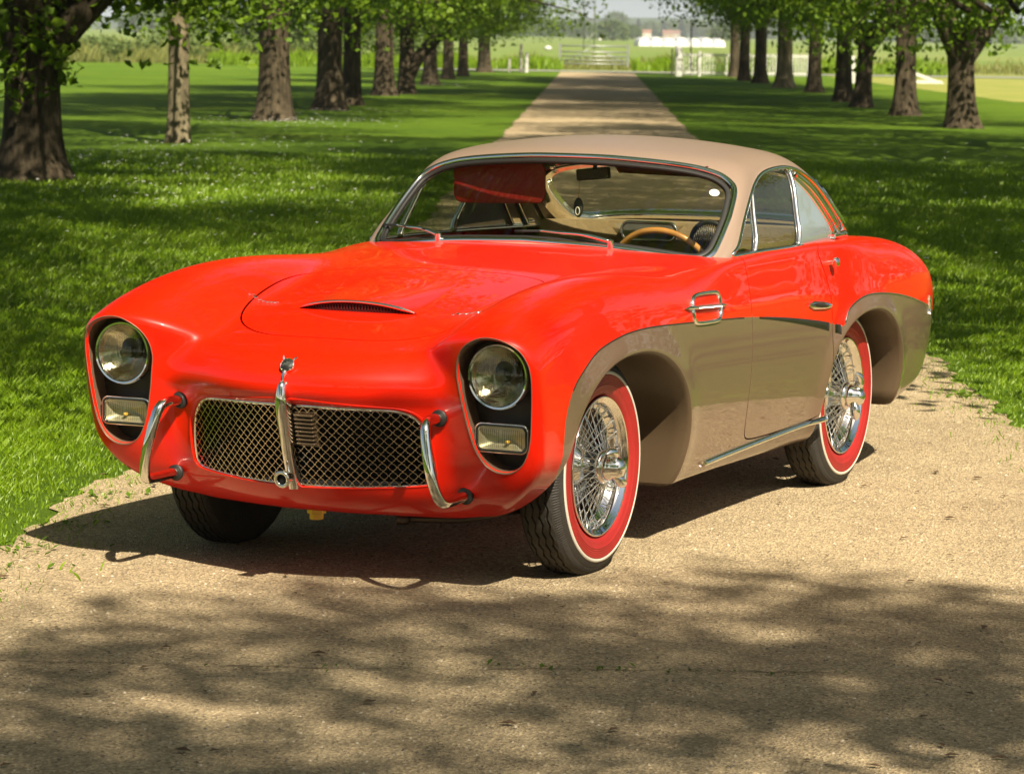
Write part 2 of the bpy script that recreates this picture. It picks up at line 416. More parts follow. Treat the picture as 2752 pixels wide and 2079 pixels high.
# broad-leaved weeds along the left edge and in the cracks
wv = []; wf = []; off = 0
for cx, cy, cnt, sc in [(-1.60, 10.35, 30, .030), (-1.66, 10.0, 24, .028), (-1.46, 10.9, 20, .028), (-1.5, 11.6, 22, .03), (2.2, 15.3, 34, .045), (2.25, 14.6, 26, .04), (.18, 8.52, 26, .018), (.55, 8.50, 18, .015), (-.42, 8.49, 18, .014), (-.9, 8.5, 12, .014)]:
    for q in range(cnt):
        a = rng.random() * 6.28; L_ = sc * (.6 + .8 * rng.random()); t = .3 + .5 * rng.random(); s_ = (.10 if sc < .03 else .10) * rng.standard_normal(2) * (1.2 if sc < .03 else 1)
        b0 = np.array([cx + s_[0], cy + s_[1] * (.25 if sc < .03 else 1), .008]); d = np.array([math.cos(a), math.sin(a), t]); pr = np.array([-d[1], d[0], 0]) * L_ * .28
        wv += [b0, b0 + d * L_ * .5 + pr, b0 + d * L_ * [1, 1, .8], b0 + d * L_ * .5 - pr]; wf.append((off, off + 1, off + 2, off + 3)); off += 4
tag(link('edge_weeds', mesh_from('edge_weeds', wv, wf, smooth=False), None, grass_mat('weed_leaf', (.07, .15, .01), (.12, .2, .02))), kind='stuff')
# daisies in drifts
dp = []
for (cx, cy, sx, sy, k) in ((-4.2, 44, 1.3, 5, 220), (-5.6, 40, .8, 1.5, 160), (-3.4, 33, .8, 2, 60), (-4.0, 58, .9, 2, 200), (-2.6, 30, .6, 2, 40), (6.0, 46, 1.2, 5, 50), (4.6, 29, .9, 4, 30), (-2.2, 100, .8, 2, 80), (-3.6, 66, .8, 2, 70), (5.0, 22, .5, 1, 10)):
    dp.append(np.stack([cx + sx * rng.standard_normal(k), cy + sy * rng.standard_normal(k), .045 + .03 * rng.random(k)], 1))
dp = np.concatenate(dp); dp = dp[on_grass(dp)]
hexv = [(math.cos(a), math.sin(a), .25 * (i % 2)) for i, a in enumerate(np.linspace(0, 2 * np.pi, 9)[:-1])]
scatter_mesh('daisies', dp, hexv, [tuple(range(8))], .010 + .008 * rng.random(len(dp)), rng.random(len(dp)) * 6.28, pbr('daisy_petal', (.78, .78, .74), rough=.7), tilt=rng.standard_normal((len(dp), 2)) * .3)

# ------------------------------------------------------------------ trees
def bark_mat(name, a, b_, sc=1.0):
    m, nt, out = new_mat(name); N = nt.nodes; L = nt.links
    b = N.new('ShaderNodeBsdfPrincipled'); b.inputs['Roughness'].default_value = .9; b.inputs['Specular IOR Level'].default_value = .15; L.new(b.outputs[0], out.inputs[0])
    tc = N.new('ShaderNodeTexCoord'); mp = N.new('ShaderNodeMapping'); mp.inputs['Scale'].default_value = (1, 1, .22); L.new(tc.outputs['Object'], mp.inputs[0])
    n = noise(N, L, mp.outputs[0], 16 * sc, 8, .65); n2 = noise(N, L, tc.outputs['Object'], 2.2, 4)
    c = ramp(N, L, n, [(.32, tuple(q * .35 for q in a)), (.5, a), (.72, b_)]); c = mixc(N, L, .5, c, ramp(N, L, n2, [(.35, (.6, .62, .5)), (.65, (1.25, 1.2, 1.1))]), 'MULTIPLY')
    L.new(c, b.inputs['Base Color']); bump(N, L, b, n, .9, .05); return m
M_bark = bark_mat('dark_bark', (.058, .045, .029), (.12, .095, .062))
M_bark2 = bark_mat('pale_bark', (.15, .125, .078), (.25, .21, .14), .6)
def leaf_mat(name, a, b_, c_):
    m, nt, out = new_mat(name); N = nt.nodes; L = nt.links
    g = N.new('ShaderNodeNewGeometry'); n = noise(N, L, g.outputs['Position'], .7, 3)
    c = mixc(N, L, n, a, b_)
    r = N.new('ShaderNodeMapRange'); L.new(g.outputs['Random Per Island'], r.inputs[0]); r.inputs[3].default_value = 0; r.inputs[4].default_value = .6
    c = mixc(N, L, r.outputs[0], c, c_)
    d = N.new('ShaderNodeBsdfDiffuse'); t = N.new('ShaderNodeBsdfTranslucent'); mx = N.new('ShaderNodeMixShader'); mx.inputs[0].default_value = .42
    gl = N.new('ShaderNodeBsdfGlossy'); gl.inputs['Roughness'].default_value = .55; gl.inputs[0].default_value = (.5, .6, .4, 1); m2 = N.new('ShaderNodeMixShader'); m2.inputs[0].default_value = .03
    L.new(c, d.inputs[0]); L.new(c, t.inputs[0]); L.new(d.outputs[0], mx.inputs[1]); L.new(t.outputs[0], mx.inputs[2])
    L.new(mx.outputs[0], m2.inputs[1]); L.new(gl.outputs[0], m2.inputs[2]); L.new(m2.outputs[0], out.inputs[0]); return m
M_leaf = leaf_mat('lime_leaves', (.065, .145, .004), (.125, .205, .007), (.18, .26, .010))
M_leaf_far = leaf_mat('hedge_leaves', (.06, .105, .02), (.12, .17, .04), (.16, .20, .06))
LEAF = np.array([(0, -.5, 0), (.52, -.12, .10), (.26, .22, .02), (0, .66, .12), (-.26, .22, .02), (-.52, -.12, .10)])
def leaf_cloud(centers, per, spread, size, drng, droop=.35):
    C_ = np.repeat(centers, per, 0); k = len(C_)
    P = C_ + np.clip(drng.standard_normal((k, 3)), -1.5, 1.5) * spread * np.array([1, 1, .8])
    # random orientation, mostly facing up/outward
    nrm = drng.standard_normal((k, 3)) * .75 + np.array([0, 0, .75]); nrm /= np.linalg.norm(nrm, axis=1)[:, None]
    t = drng.standard_normal((k, 3)); t -= nrm * (t * nrm).sum(1)[:, None]; t /= np.linalg.norm(t, axis=1)[:, None]; b = np.cross(nrm, t)
    s = size * (.6 + .8 * drng.random(k))
    V = P[:, None, :] + s[:, None, None] * (LEAF[None, :, 0, None] * t[:, None, :] + LEAF[None, :, 1, None] * b[:, None, :] + LEAF[None, :, 2, None] * nrm[:, None, :])
    return V.reshape(-1, 3), np.arange(k * 6).reshape(k, 6)
def crown_points(seed, R, zlo, zhi, n, skirt):
    d = np.random.default_rng(seed); pts = []
    lob = d.random((14, 2)) * [6.283, 1]
    while len(pts) < n:
        a = d.random() * 6.283; u = d.random()
        z = zlo + (zhi - zlo) * d.random() ** .9; f = (z - zlo) / (zhi - zlo)
        prof = (1 - max(0, (f - .5) / .5) ** 2.4) ** .5 * (.76 + .24 * min(1, f / .45))
        lump = 1 + .22 * math.sin(3 * a + seed) + .12 * math.sin(7 * a + 2 * seed + 5 * f)
        rmax = R * prof * lump; r = rmax * (1 - .62 * d.random() ** 1.6)
        if r < 1.3 and z < zlo + 1.2: continue
        if z < zlo + .5 and d.random() > skirt: continue
        pts.append((r * math.cos(a), r * math.sin(a), z - (.25 * (r / R) ** 2 if z < zlo + 2 else 0)))
    return np.array(pts)
CROWNS = []
for k, (R_c, zl, zh, n, sk) in enumerate(((5.2, 2.1, 12.5, 420, .95), (5.6, 1.75, 13.0, 460, .95), (4.8, 1.9, 11.5, 390, .95), (5.4, 2.2, 12.0, 420, .95), (5.6, 1.75, 13.0, 345, .95))):
    drg = np.random.default_rng(50 + k)
    c = crown_points(11 + k if k < 4 else 12, R_c, zl, zh, n, sk)
    V, Fa = leaf_cloud(c, 210 if k == 4 else 105, .40 if k < 4 else .34, .090, drg)
    tw = MB()
    for q in c[drg.permutation(len(c))[:110]]:
        base = np.array([q[0] * .35, q[1] * .35, max(2.2, q[2] * .75)]); m_ = (base + q) / 2 + [0, 0, .35]
        tw.tube([base, m_, q, q + [q[0] * .05, q[1] * .05, -.15]], [.05, .03, .014, .006], 5, cap=False)
    CROWNS.append((mesh_from('crown', V, Fa, smooth=False), tw.mesh('branches')))
    CROWNS[-1][0].materials.append(M_leaf); CROWNS[-1][1].materials.append(M_bark)
def trunk(seed, r, fork, lean=(0, 0), limbs=4, flare=1.55, extra=()):
    d = np.random.default_rng(seed); m = MB(); hs = [0, .08, .25, .55, 1.0, 1.5, fork, fork + .5]
    n = 20; rows = []
    ph = d.random(4) * 6.28
    for h_ in hs:
        f = h_ / fork; rad = r * (1 + (flare - 1) * math.exp(-h_ / .26)) * (1 - .12 * f) * (1.12 if h_ >= fork - .3 else 1)
        th = np.arange(n) / n * 2 * np.pi
        w = 1 + .06 * np.sin(3 * th + ph[0]) + .05 * np.sin(5 * th + ph[1] + f * 2) + .14 * math.exp(-h_ / .25) * np.sin(4 * th + ph[2])
        rows.append(np.stack([rad * w * np.cos(th) + lean[0] * f * fork, rad * w * np.sin(th) + lean[1] * f * fork, np.full(n, h_ - .03)], 1))
    V = np.concatenate(rows); m.add(V, [(i * n + k, i * n + (k + 1) % n, (i + 1) * n + (k + 1) % n, (i + 1) * n + k) for i in range(len(hs) - 1) for k in range(n)])
    top = np.array([lean[0] * fork, lean[1] * fork, fork])
    for k in range(limbs):
        a = 6.283 * k / limbs + d.random() * .8; o = .9 + .6 * d.random()
        p = [top + [0, 0, -.35], top + [.5 * math.cos(a) * o, .5 * math.sin(a) * o, .5], top + [1.3 * math.cos(a) * o, 1.3 * math.sin(a) * o, 1.9], top + [2.2 * math.cos(a + .2) * o, 2.2 * math.sin(a + .2) * o, 4.2], top + [2.6 * math.cos(a) * o, 2.6 * math.sin(a) * o, 6.5]]
        m.tube(catmull(p, 4), np.interp(np.linspace(0, 1, 17), [0, .25, .6, 1], [r * .75, r * .55, r * .32, .03]), 9)
    for pts, r0, r1 in extra:
        pts = catmull(pts, 5); m.tube(pts, np.linspace(r0, r1, len(pts)), 10)
    return m.mesh('trunk')
def tree(x, y, r, seed, label, bark=M_bark, squash=.74, tall=1., fork=2.3, lean=(0, 0), kind=0, scale=1.0, limbs=4, flare=1.6, extra=(), group='trees lining the drive', zoff=0., name='avenue_tree', upper=0.):
    t = bpy.data.objects.new(name, None); COL.objects.link(t); t.location = (x, y, 0)
    tag(t, label, 'tree', group)
    link('trunk', trunk(seed, r, fork, lean, limbs, flare, extra), t, bark)
    d = random.Random(seed)
    cm, bmh = CROWNS[kind]
    rz = d.random() * 6.28
    if squash < 1: rz = d.choice((0, math.pi)) + d.uniform(-.3, .3)
    for nm, me in (('crown', cm), ('branches', bmh)):
        c = link(nm, me, t); c.rotation_euler = (0, 0, rz); c.scale = (scale, scale * squash, scale * tall); c.location = (lean[0] * fork, lean[1] * fork, zoff)
    if upper:
        c = link('shade_crown', CROWNS[4][0], t); c.scale = (upper, upper * .8, upper * 1.2); c.location = (0, 0, 3.4); c.rotation_euler = (0, 0, rz + .2)  # unseen second crown above the frame, added to shade the drive
    return t
# left row, near to far
T1 = tree(-5.30, 35.5, .315, 1, 'huge dark forked tree at the left edge, nearest of the left row', fork=1.75, kind=0, scale=1.05, zoff=-0.2, limbs=3, flare=1.55,
     extra=[([(0.05, 0, 1.0), (.22, -.05, 1.45), (.50, -.1, 1.78), (.85, -.1, 2.15), (1.3, -.1, 2.8)], .22, .14)])
tree(-4.99, 47.85, .155, 2, 'slender pale-barked tree in full sun, second of the left row', bark=M_bark2, fork=3.2, kind=2, scale=1.0, zoff=0.10, limbs=4, flare=1.35)
tree(-4.51, 60.2, .30, 3, 'stout dark tree behind the slender pale one, third of the left row', fork=2.35, kind=1, scale=1.05, zoff=0.25)
tree(-3.93, 68.4, .27, 4, 'straight dark tree just left of its close thinner neighbour, fourth of the left row', fork=2.9, kind=3, zoff=0.05)
tree(-3.69, 72.9, .20, 5, 'thinner tree half hidden behind a stouter straight one, fifth of the left row', fork=3.0, kind=2, zoff=0.20)
tree(-3.43, 84.1, .24, 6, 'dark upright tree just left of the tree with the slanting limb', fork=2.6, kind=0, scale=0.92, zoff=-0.10)
tree(-2.95, 87.0, .21, 7, 'tree in the left row with one thick limb slanting up to the right', fork=1.9, kind=1, scale=0.82, zoff=0.30, limbs=3,
     extra=[([(0, 0, .35), (.30, -.05, .95), (.75, -.1, 1.45), (1.05, -.1, 1.7), (1.1, -.1, 2.1), (1.5, -.1, 2.6)], .20, .10)])
tree(-2.72, 101.6, .21, 8, 'flared dark trunk standing clear, fourth from the far end of the left row', fork=2.6, kind=2, scale=0.85, zoff=0.10)
tree(-2.40, 113.8, .19, 9, 'lighter narrow trunk third from the far end of the left row', fork=2.7, kind=3, scale=0.78, zoff=0.10)
tree(-2.03, 122.5, .18, 10, 'narrow trunk second from the far end of the left row', fork=2.7, kind=0, scale=0.72, zoff=0.20)
tree(-1.36, 134.5, .26, 11, 'dark thick trunk at the far end of the left row by the lane', fork=2.6, kind=1, scale=0.66, zoff=0.30)
# right row, near to far
tree(8.51, 61.7, .265, 21, 'dark leaning tree with a forked trunk, first seen of the right row', fork=1.55, lean=(-.04, 0), kind=1, zoff=-0.50, tall=1.3, limbs=4)
tree(8.48, 70.9, .235, 22, 'stocky trunk second from the right in the right row', fork=2.1, kind=0, zoff=-0.60, tall=1.45, squash=.9)
tree(8.40, 78.7, .20, 23, 'curved trunk forking low, in front of its near twin, third from the right', fork=1.6, lean=(.05, 0), kind=2, zoff=-0.55, tall=1.45, squash=.9, upper=1.08)
tree(8.56, 85.1, .215, 24, 'straight trunk with flared foot close behind the curved one, fourth from the right', fork=2.2, kind=3, scale=0.85, zoff=-0.35, tall=1.45, squash=.9, upper=1.08)
tree(9.02, 98.4, .20, 25, 'lone straight trunk with a lit foot in the middle of the right row', fork=2.3, kind=1, scale=0.8, zoff=-0.15, tall=1.45, squash=.9, upper=1.08)
tree(8.77, 106.4, .26, 26, 'broad trunk with sunlit grey bark in the right row', bark=M_bark2, fork=2.6, kind=0, scale=0.8, zoff=0.10, tall=1.45, squash=.9, upper=1.08)
tree(8.71, 115.9, .22, 27, 'third trunk from the far end of the right row, behind the broad sunlit one', fork=2.3, kind=2, scale=0.68, zoff=0.30, tall=1.45, squash=.9)
tree(8.51, 121.2, .20, 28, 'second trunk from the far end of the right row', fork=2.4, kind=3, scale=0.58, zoff=0.85, tall=1.45, squash=.9)
tree(8.80, 131.2, .20, 29, 'last dark trunk of the right row beside the white picket fence', fork=2.5, kind=1, scale=0.5, zoff=1.30, tall=1.45, squash=.9)
# trees beside and behind the viewpoint: seen only by the shade they throw and in reflections
for k, (x, y, kd, sc, zo, tl) in enumerate(((8.2, 49.5, 3, 1.05, -.2, 1), (7.6, 37.5, 0, 1.05, .2, 1.3), (7.2, 27.5, 4, 1.1, .5, 1.35), (6.6, 15.3, 2, 1.12, .9, 1.35), (6.0, -6.1, 4, 1.08, .6, 1), (6.0, -18, 3, 1.1, .6, 1), (6.0, -31, 0, 1.0, .3, 1),
                                    (-5.2, 24.5, 4, 1.05, 2.0, 1.1), (-4.9, 18.4, 2, 1.0, 2.2, 1.2), (-4.0, 12.6, 0, 1.08, 1.6, 1), (-6.0, -1.5, 2, 1.0, .8, 1), (-6.6, -15, 1, 1.0, .6, 1))):
    tree(x, y, .27, 60 + k, 'avenue tree out of the picture whose crown throws dappled shade', fork=2.6, kind=kd, scale=sc, zoff=zo, tall=tl, squash=1. if y < 30 else .74, group='avenue trees outside the picture')

# leafy shoots clothing the nearest trunk and hanging from its limb
ivy_rng = np.random.default_rng(5)
a_ = ivy_rng.random(70) * 6.28; z_ = .95 + 1.1 * ivy_rng.random(70) ** .7
iv = np.concatenate([np.stack([.33 * np.cos(a_), .33 * np.sin(a_) - .05, z_], 1), np.stack([.5 + 1.6 * ivy_rng.random(45), -.4 + .6 * ivy_rng.random(45), 1.95 + .5 * ivy_rng.random(45)], 1)])
Vi, Fi = leaf_cloud(iv, 14, .13, .10, ivy_rng)
link('ivy_shoots', mesh_from('ivy_shoots', Vi, Fi, smooth=False), T1, M_leaf)
# ------------------------------------------------------------------ fences, gates, hedges and the far view
M_wpaint = pbr('white_paint', (.50, .49, .45), rough=.55, noise=(6, .08))
M_wood_grey = pbr('weathered_wood', (.30, .28, .25), rough=.85, noise=(8, .2))
M_galv = pbr('galvanised_steel', (.28, .29, .28), rough=.45, metal=.6)
def mesh_thing(name, label, cat, mat, build, loc=(0, 0, 0), group=None):
    m = MB(); build(m); o = m.obj(name, mat, None, smooth=False); o.location = loc; return tag(o, label, cat, group)
# white picket gate between the big post and the right row
pf = bpy.data.objects.new('picket_fence', None); COL.objects.link(pf); pf.location = (6.5, 132.2, 0); tag(pf, 'white picket fence running right from the tall white gatepost', 'fence')
pk = mesh_from('picket', *(lambda m: (np.concatenate(m.V), m.F))(MB().box((0, 0, .50), (.045, .02, .92), bev=.004)), smooth=False); pk.materials.append(M_wpaint)
for i in range(46):
    o = link('picket' if i == 0 else 'picket', pk, pf); o.location = (.18 + i * .118, i * .012, 0)
for z in (.16, .86):
    MB().box((2.8, .30, z), (5.5, .03, .07), Matrix.Rotation(.102, 4, 'Z')).obj('rail', M_wpaint, pf, smooth=False)
MB().box((.95, .07, .5), (.11, .10, 1.04)).obj('post', M_wpaint, pf, smooth=False)
MB().box((3.3, .33, .5), (.11, .10, 1.04)).obj('post', M_wpaint, pf, smooth=False)
mesh_thing('gatepost', 'tall round-topped white gatepost at the left end of the picket fence', 'post', M_wpaint, lambda m: (m.tube([(0, 0, 0), (0, 0, 1.0), (0, 0, 1.12), (0, 0, 1.2), (0, 0, 1.24)], [.15, .15, .145, .10, .03], 12)), (6.55, 131.5, 0))
mesh_thing('dark_post', 'slim dark post standing against the white gatepost', 'post', pbr('creosoted_wood', (.03, .026, .02), rough=.9), lambda m: m.box((0, 0, .55), (.06, .06, 1.1)), (6.27, 131.2, 0))
mesh_thing('pole', 'thin dark pole rising above the white picket fence', 'pole', pbr('dark_pole', (.05, .045, .04), rough=.8), lambda m: m.tube([(0, 0, 0), (0, 0, 2.3)], [.035, .028], 8), (7.15, 133.5, 0))
mesh_thing('bollard', 'short grey post on the verge left of the pair of tall posts', 'post', M_wood_grey, lambda m: m.box((0, 0, .3), (.10, .10, .62), bev=.01), (-.30, 134.6, 0))
mesh_thing('marker_post', 'taller grey wooden post of the pair left of the drive', 'post', M_wood_grey, lambda m: m.tube([(0, 0, 0), (0, 0, 1.2)], [.07, .06], 8), (.18, 136.0, 0))
mesh_thing('white_post', 'shorter white post of the pair left of the drive', 'post', M_wpaint, lambda m: m.tube([(0, 0, 0), (.02, 0, .8), (.02, 0, .86)], [.085, .08, .03], 8), (.40, 136.0, 0))
# farm gate across the lane
gt = bpy.data.objects.new('farm_gate', None); COL.objects.link(gt); gt.location = (3.62, 152.5, 0); tag(gt, 'galvanised five-bar field gate across the lane beyond the drive', 'gate')
for z in (.25, .42, .60, .80, 1.08):
    MB().tube([(-1.55, 0, z), (1.55, 0, z)], .034, 8).obj('bar', M_galv, gt)
for x in (-1.6, 1.6): MB().box((x, 0, .6), (.10, .10, 1.15)).obj('post', M_galv, gt, smooth=False)
MB().tube([(-1.5, .02, .25), (0, .02, 1.08)], .02, 8).obj('brace', M_galv, gt); MB().tube([(1.5, .02, .25), (0, .02, 1.08)], .02, 8).obj('brace', M_galv, gt)
# white boards leaning beside the right row
wb = mesh_thing('trestle', 'white A-shaped trestle lying on the meadow behind the right row', 'trestle', M_wpaint, lambda m: (m.box((.65, 0, .22), (1.45, .10, .12), Matrix.Rotation(.35, 4, 'Y')), m.box((.5, 0, .06), (1.5, .12, .12)), m.box((-.12, 0, .30), (.12, .12, .6))), (14.6, 121, 0))
mesh_thing('white_marker', 'upright white marker board between trunks of the right row', 'board', M_wpaint, lambda m: m.box((0, 0, .5), (.22, .05, 1.0)), (12.3, 119, 0))
# verge: tall grass both sides of the lane, as stuff
def tall_grass(name, x0, x1, y0, y1, k, h, mat):
    P = np.stack([x0 + (x1 - x0) * rng.random(k), y0 + (y1 - y0) * rng.random(k)], 1)
    hv = h * (.6 + .5 * np.sin(P[:, 0] * .9 + 1) ** 2 + .3 * np.sin(P[:, 0] * 2.7) * np.sin(P[:, 1]))
    V, Fa = blades(P, np.maximum(hv, .12), .05, .6); return tag(link(name, mesh_from(name, V, Fa, smooth=False), None, mat), kind='stuff')
tall_grass('verge_grass', -14, 2.1, 146.5, 151.5, 5200, .55, M_blade)
tall_grass('verge_grass', 5.3, 20, 145.5, 151.5, 5200, .65, M_blade)
tall_grass('verge_grass', 1.9, 5.3, 150, 151.5, 500, .22, M_blade2)
tall_grass('meadow_grass', -34, -10, 150, 176, 9000, .8, M_blade2)
tall_grass('meadow_grass', -40, 30, 153, 170, 9000, .55, M_blade2)
# hedge bushes behind the left lawn
def bush(name, x, y, w, h, label, cat, k, mat=M_leaf_far, size=.25, group=None, z0=0., seed=0, d_=None, trunkh=0.):
    d = np.random.default_rng(seed + 900); a = d.random(k) * 6.283; f = d.random(k) ** .7; ph = d.random() * 6
    el = d.random(k); r = w / 2 * (1 - .45 * d.random(k) ** 1.5) * np.sqrt(np.maximum(1 - (2 * el - .85).clip(0, 1.2) ** 2 / 1.44, .05)) * (1 + .15 * np.sin(3 * a + ph))
    c = np.stack([r * np.cos(a), r * np.sin(a) * ((d_ or w) / w), z0 + h * el], 1)
    V, Fa = leaf_cloud(c, 1, w * .05, size, d)
    t = bpy.data.objects.new(name, None); COL.objects.link(t); t.location = (x, y, 0); tag(t, label, cat, group)
    link('crown', mesh_from('crown', V, Fa, smooth=False), t, mat)
    MB().tube([(0, 0, -.05), (.02 * w, 0, h * .3), (0, 0, z0 + h * .8)], [w * .05, w * .035, w * .01], 7).obj('trunk', M_bark, t)
    return t
for k, (x, y, w, h) in enumerate(((-24.5, 156, 5, 1.3), (-20.0, 155, 4, 1.0), (-16.2, 157, 5, 1.5), (-12.4, 154, 4, 1.1), (-8.6, 155, 4.2, 1.5), (-5.2, 154, 3.4, 1.2), (-29, 158, 5, 1.6))):
    bush('hedge_bush', x, y, w, h, 'low sunny hedge bush in the row behind the left lawn', 'bush', 1500, size=.16, group='hedge bushes behind the left lawn', seed=k)
for k, (x, y, w, h, z0, lab) in enumerate(((-16.5, 178, 5.5, 4.6, 1.4, 'slim-trunked young tree beyond the hedge, seen left of the pale trunk'), (-12.2, 165, 3.6, 2.6, .7, 'rounded light green tree between the pale trunk and the stout dark tree'), (-10.3, 190, 7, 6, 1.2, 'grey-green willow tree behind the gap right of the pale trunk'), (-6.6, 200, 6, 5, 1., 'grey-green tree seen between the third and fourth trunks'))):
    bush('field_tree', x, y, w, h, lab, 'tree', 2600, size=.24, z0=z0, seed=40 + k)
# unseen belt of trees right of the meadow, added to darken the car's reflections
k = 15000; by = -70 + 245 * rng.random(k); bz = 9.5 * rng.random(k) ** .8; bxx = 37 + 5 * rng.random(k) + 1.5 * np.sin(by * .21) + .25 * bz
keep = bz < 7.2 + 1.8 * np.sin(by * .33) + 1.2 * np.sin(by * .81 + 1)
Vb_, Fb_ = leaf_cloud(np.stack([bxx, by, bz], 1)[keep], 1, .3, .75, rng)
tag(link('unseen_wood_belt', mesh_from('unseen_wood_belt', Vb_, Fb_, smooth=False), None, M_leaf_far), kind='stuff')
# far tree line, each tree a thing
def horizon_y(px): return 69 + .0147 * (px - 1106)
FAR = [(1318, 29, 60, 1500, 'tall dark rounded tree, highest on the horizon'), (1310, 51, 78, 760, 'bright lime-green rounded tree in front of the tall dark one'), (1252, 50, 44, 900, 'olive tree beside the lattice mast'), (1352, 58, 46, 950, 'mid green tree right of the lime-green one'),
       (1205, 52, 60, 1100, ''), (1165, 50, 70, 1250, ''), (1120, 48, 80, 1300, ''), (1236, 44, 40, 1600, ''), (1392, 50, 50, 1700, ''), (1425, 52, 60, 1750, ''), (1470, 52, 60, 1800, ''), (1515, 54, 60, 1700, ''), (1540, 62, 50, 900, ''), (1560, 56, 70, 1500, ''), (1640, 56, 90, 1500, ''), (1740, 58, 90, 1500, ''),
       (1060, 50, 90, 1200, ''), (960, 44, 120, 1200, ''), (840, 42, 120, 1100, ''), (690, 36, 140, 1000, ''), (520, 30, 150, 900, ''), (330, 26, 150, 900, ''), (1860, 60, 120, 1300, ''), (2000, 62, 140, 1200, ''), (2150, 64, 140, 1200, '')]
for k, (px_, top, wpx, D_) in enumerate([q[:4] for q in FAR]):
    w = wpx / 6979 * D_; h = 1.7 + (horizon_y(px_) - top) / 6979 * D_
    lab = FAR[k][4]
    bush('far_tree', (px_ - 1106) / 6979 * D_, D_, w, h, lab or 'rounded tree in the hazy line along the horizon', 'tree', 1500, size=w * .06, group=None if lab else 'trees along the horizon', seed=70 + k, z0=.3)
for k, (px_, top, D_) in enumerate(((1366, 42, 1650), (1421, 47, 1650), (1459, 38, 1650), (1486, 50, 1650))):
    h = 1.7 + (horizon_y(px_) - top) / 6979 * D_; x = (px_ - 1106) / 6979 * D_
    d = np.random.default_rng(300 + k); n = 1200; f = d.random(n); a = d.random(n) * 6.283; r = (1 - f) * h * .30 * (.5 + .5 * d.random(n)) + .1
    V, Fa = leaf_cloud(np.stack([r * np.cos(a), r * np.sin(a), f * h], 1), 1, .2, .7, d)
    t = bpy.data.objects.new('far_conifer', None); COL.objects.link(t); t.location = (x, D_, 0); tag(t, 'dark pointed conifer standing above the hazy tree line', 'tree', 'conifers on the horizon')
    link('crown', mesh_from('crown', V, Fa, smooth=False), t, pbr('conifer_needles', (.035, .06, .03), rough=.9) if k == 0 else bpy.data.materials['conifer_needles']); MB().tube([(0, 0, 0), (0, 0, h * .7)], [.3, .1], 7).obj('trunk', M_bark, t)
hx = np.linspace(-900, 900, 91); hz = 7 + 2.5 * np.sin(hx * .006 + 1) + 1.5 * np.sin(hx * .017)
Vh = [(x, 1750, -1) for x in hx] + [(x, 1900, z) for x, z in zip(hx, hz)] + [(x, 2300, -1) for x in hx]
tag(link('hills', mesh_from('hills', Vh, [(r * 91 + i, r * 91 + i + 1, (r + 1) * 91 + i + 1, (r + 1) * 91 + i) for r in (0, 1) for i in range(90)]), None, pbr('wooded_hill', (.05, .075, .035), rough=1, noise=(.05, .4))), kind='structure')
# white polytunnels, cottages, mast
tn = bpy.data.objects.new('polytunnel', None); COL.objects.link(tn); tn.location = (22.6, 455, 0); tag(tn, 'long white polythene tunnels in the field beyond the picket fence', 'polytunnel')
for k in range(7):
    a = np.linspace(0, np.pi, 9); x0 = -5.1 + k * 1.72
    Va = [(x0 + .84 * math.cos(t), yv, -.25 + (1.42 + .10 * (k % 2)) * math.sin(t) ** .6) for yv in (-9, 9) for t in a]
    link('tunnel_bay', mesh_from('tunnel_bay', Va, [(i, i + 1, 9 + i + 1, 9 + i) for i in range(8)] + [tuple(range(9)), tuple(range(9, 18))[::-1]], smooth=False), tn, pbr('white_polythene', (.62, .62, .62), rough=.4) if k == 0 else bpy.data.materials['white_polythene'])
for k, (x, y, w, rc) in enumerate(((47, 1180, 4.6, (.24, .13, .09)), (55.5, 1200, 5.0, (.22, .13, .10)), (61, 1250, 4.4, (.20, .12, .10)))):
    hs_ = bpy.data.objects.new('cottage', None); COL.objects.link(hs_); hs_.scale = (.7, .7, .6); hs_.location = (x, y, 0); tag(hs_, ('pale far cottage with a bright gable', 'far brick cottage among the horizon trees', 'small far cottage at the right of the cottages')[k], 'cottage')
    MB().box((0, 0, 1.0), (w, 5, 4.4)).obj('wall', pbr('cottage_wall', ((.55, .52, .46), (.36, .27, .20), (.42, .36, .30))[k], rough=.9), hs_, smooth=False)
    MB().add([(-w / 2 - .2, -2.7, 3.2), (w / 2 + .2, -2.7, 3.2), (w / 2 + .2, 2.7, 3.2), (-w / 2 - .2, 2.7, 3.2), (-w / 2 - .2, 0, 5.2), (w / 2 + .2, 0, 5.2)], [(0, 1, 5, 4), (2, 3, 4, 5), (0, 4, 3), (1, 2, 5)]).obj('roof', pbr('clay_roof', rc, rough=.9), hs_, smooth=False)
    for xx in (-w / 4, w / 4): MB().box((xx, -2.52, 1.7), (.9, .06, 1.1)).obj('window', M_galv, hs_, smooth=False)
    MB().box((w / 3, 0, 5.2), (.6, .6, 1.4)).obj('chimney', pbr('chimney_brick', rc, rough=.9), hs_, smooth=False)
ms = MB(); 
for sx in (-.55, .55):
    for sy in (-.55, .55): ms.tube([(sx, sy, 0), (sx * .8, sy * .8, 20)], .05, 5)
for k in range(12):
    z = k * 1.6
    for (a, b) in (((-.55, -.55), (.55, -.55)), ((.55, -.55), (.55, .55)), ((.55, .55), (-.55, .55)), ((-.55, .55), (-.55, -.55))):
        s0, s1 = 1 - .01 * z, 1 - .01 * (z + 1.6); ms.tube([(a[0] * s0, a[1] * s0, z), (b[0] * s1, b[1] * s1, z + 1.6)], .025, 4)
ms.V = [v * [1, 1, 1.2] for v in ms.V]; tag(ms.obj('lattice_mast', M_galv, None), 'tall grey lattice mast rising from the field beyond the farm gate', 'mast').location = (7.3, 330, 0)
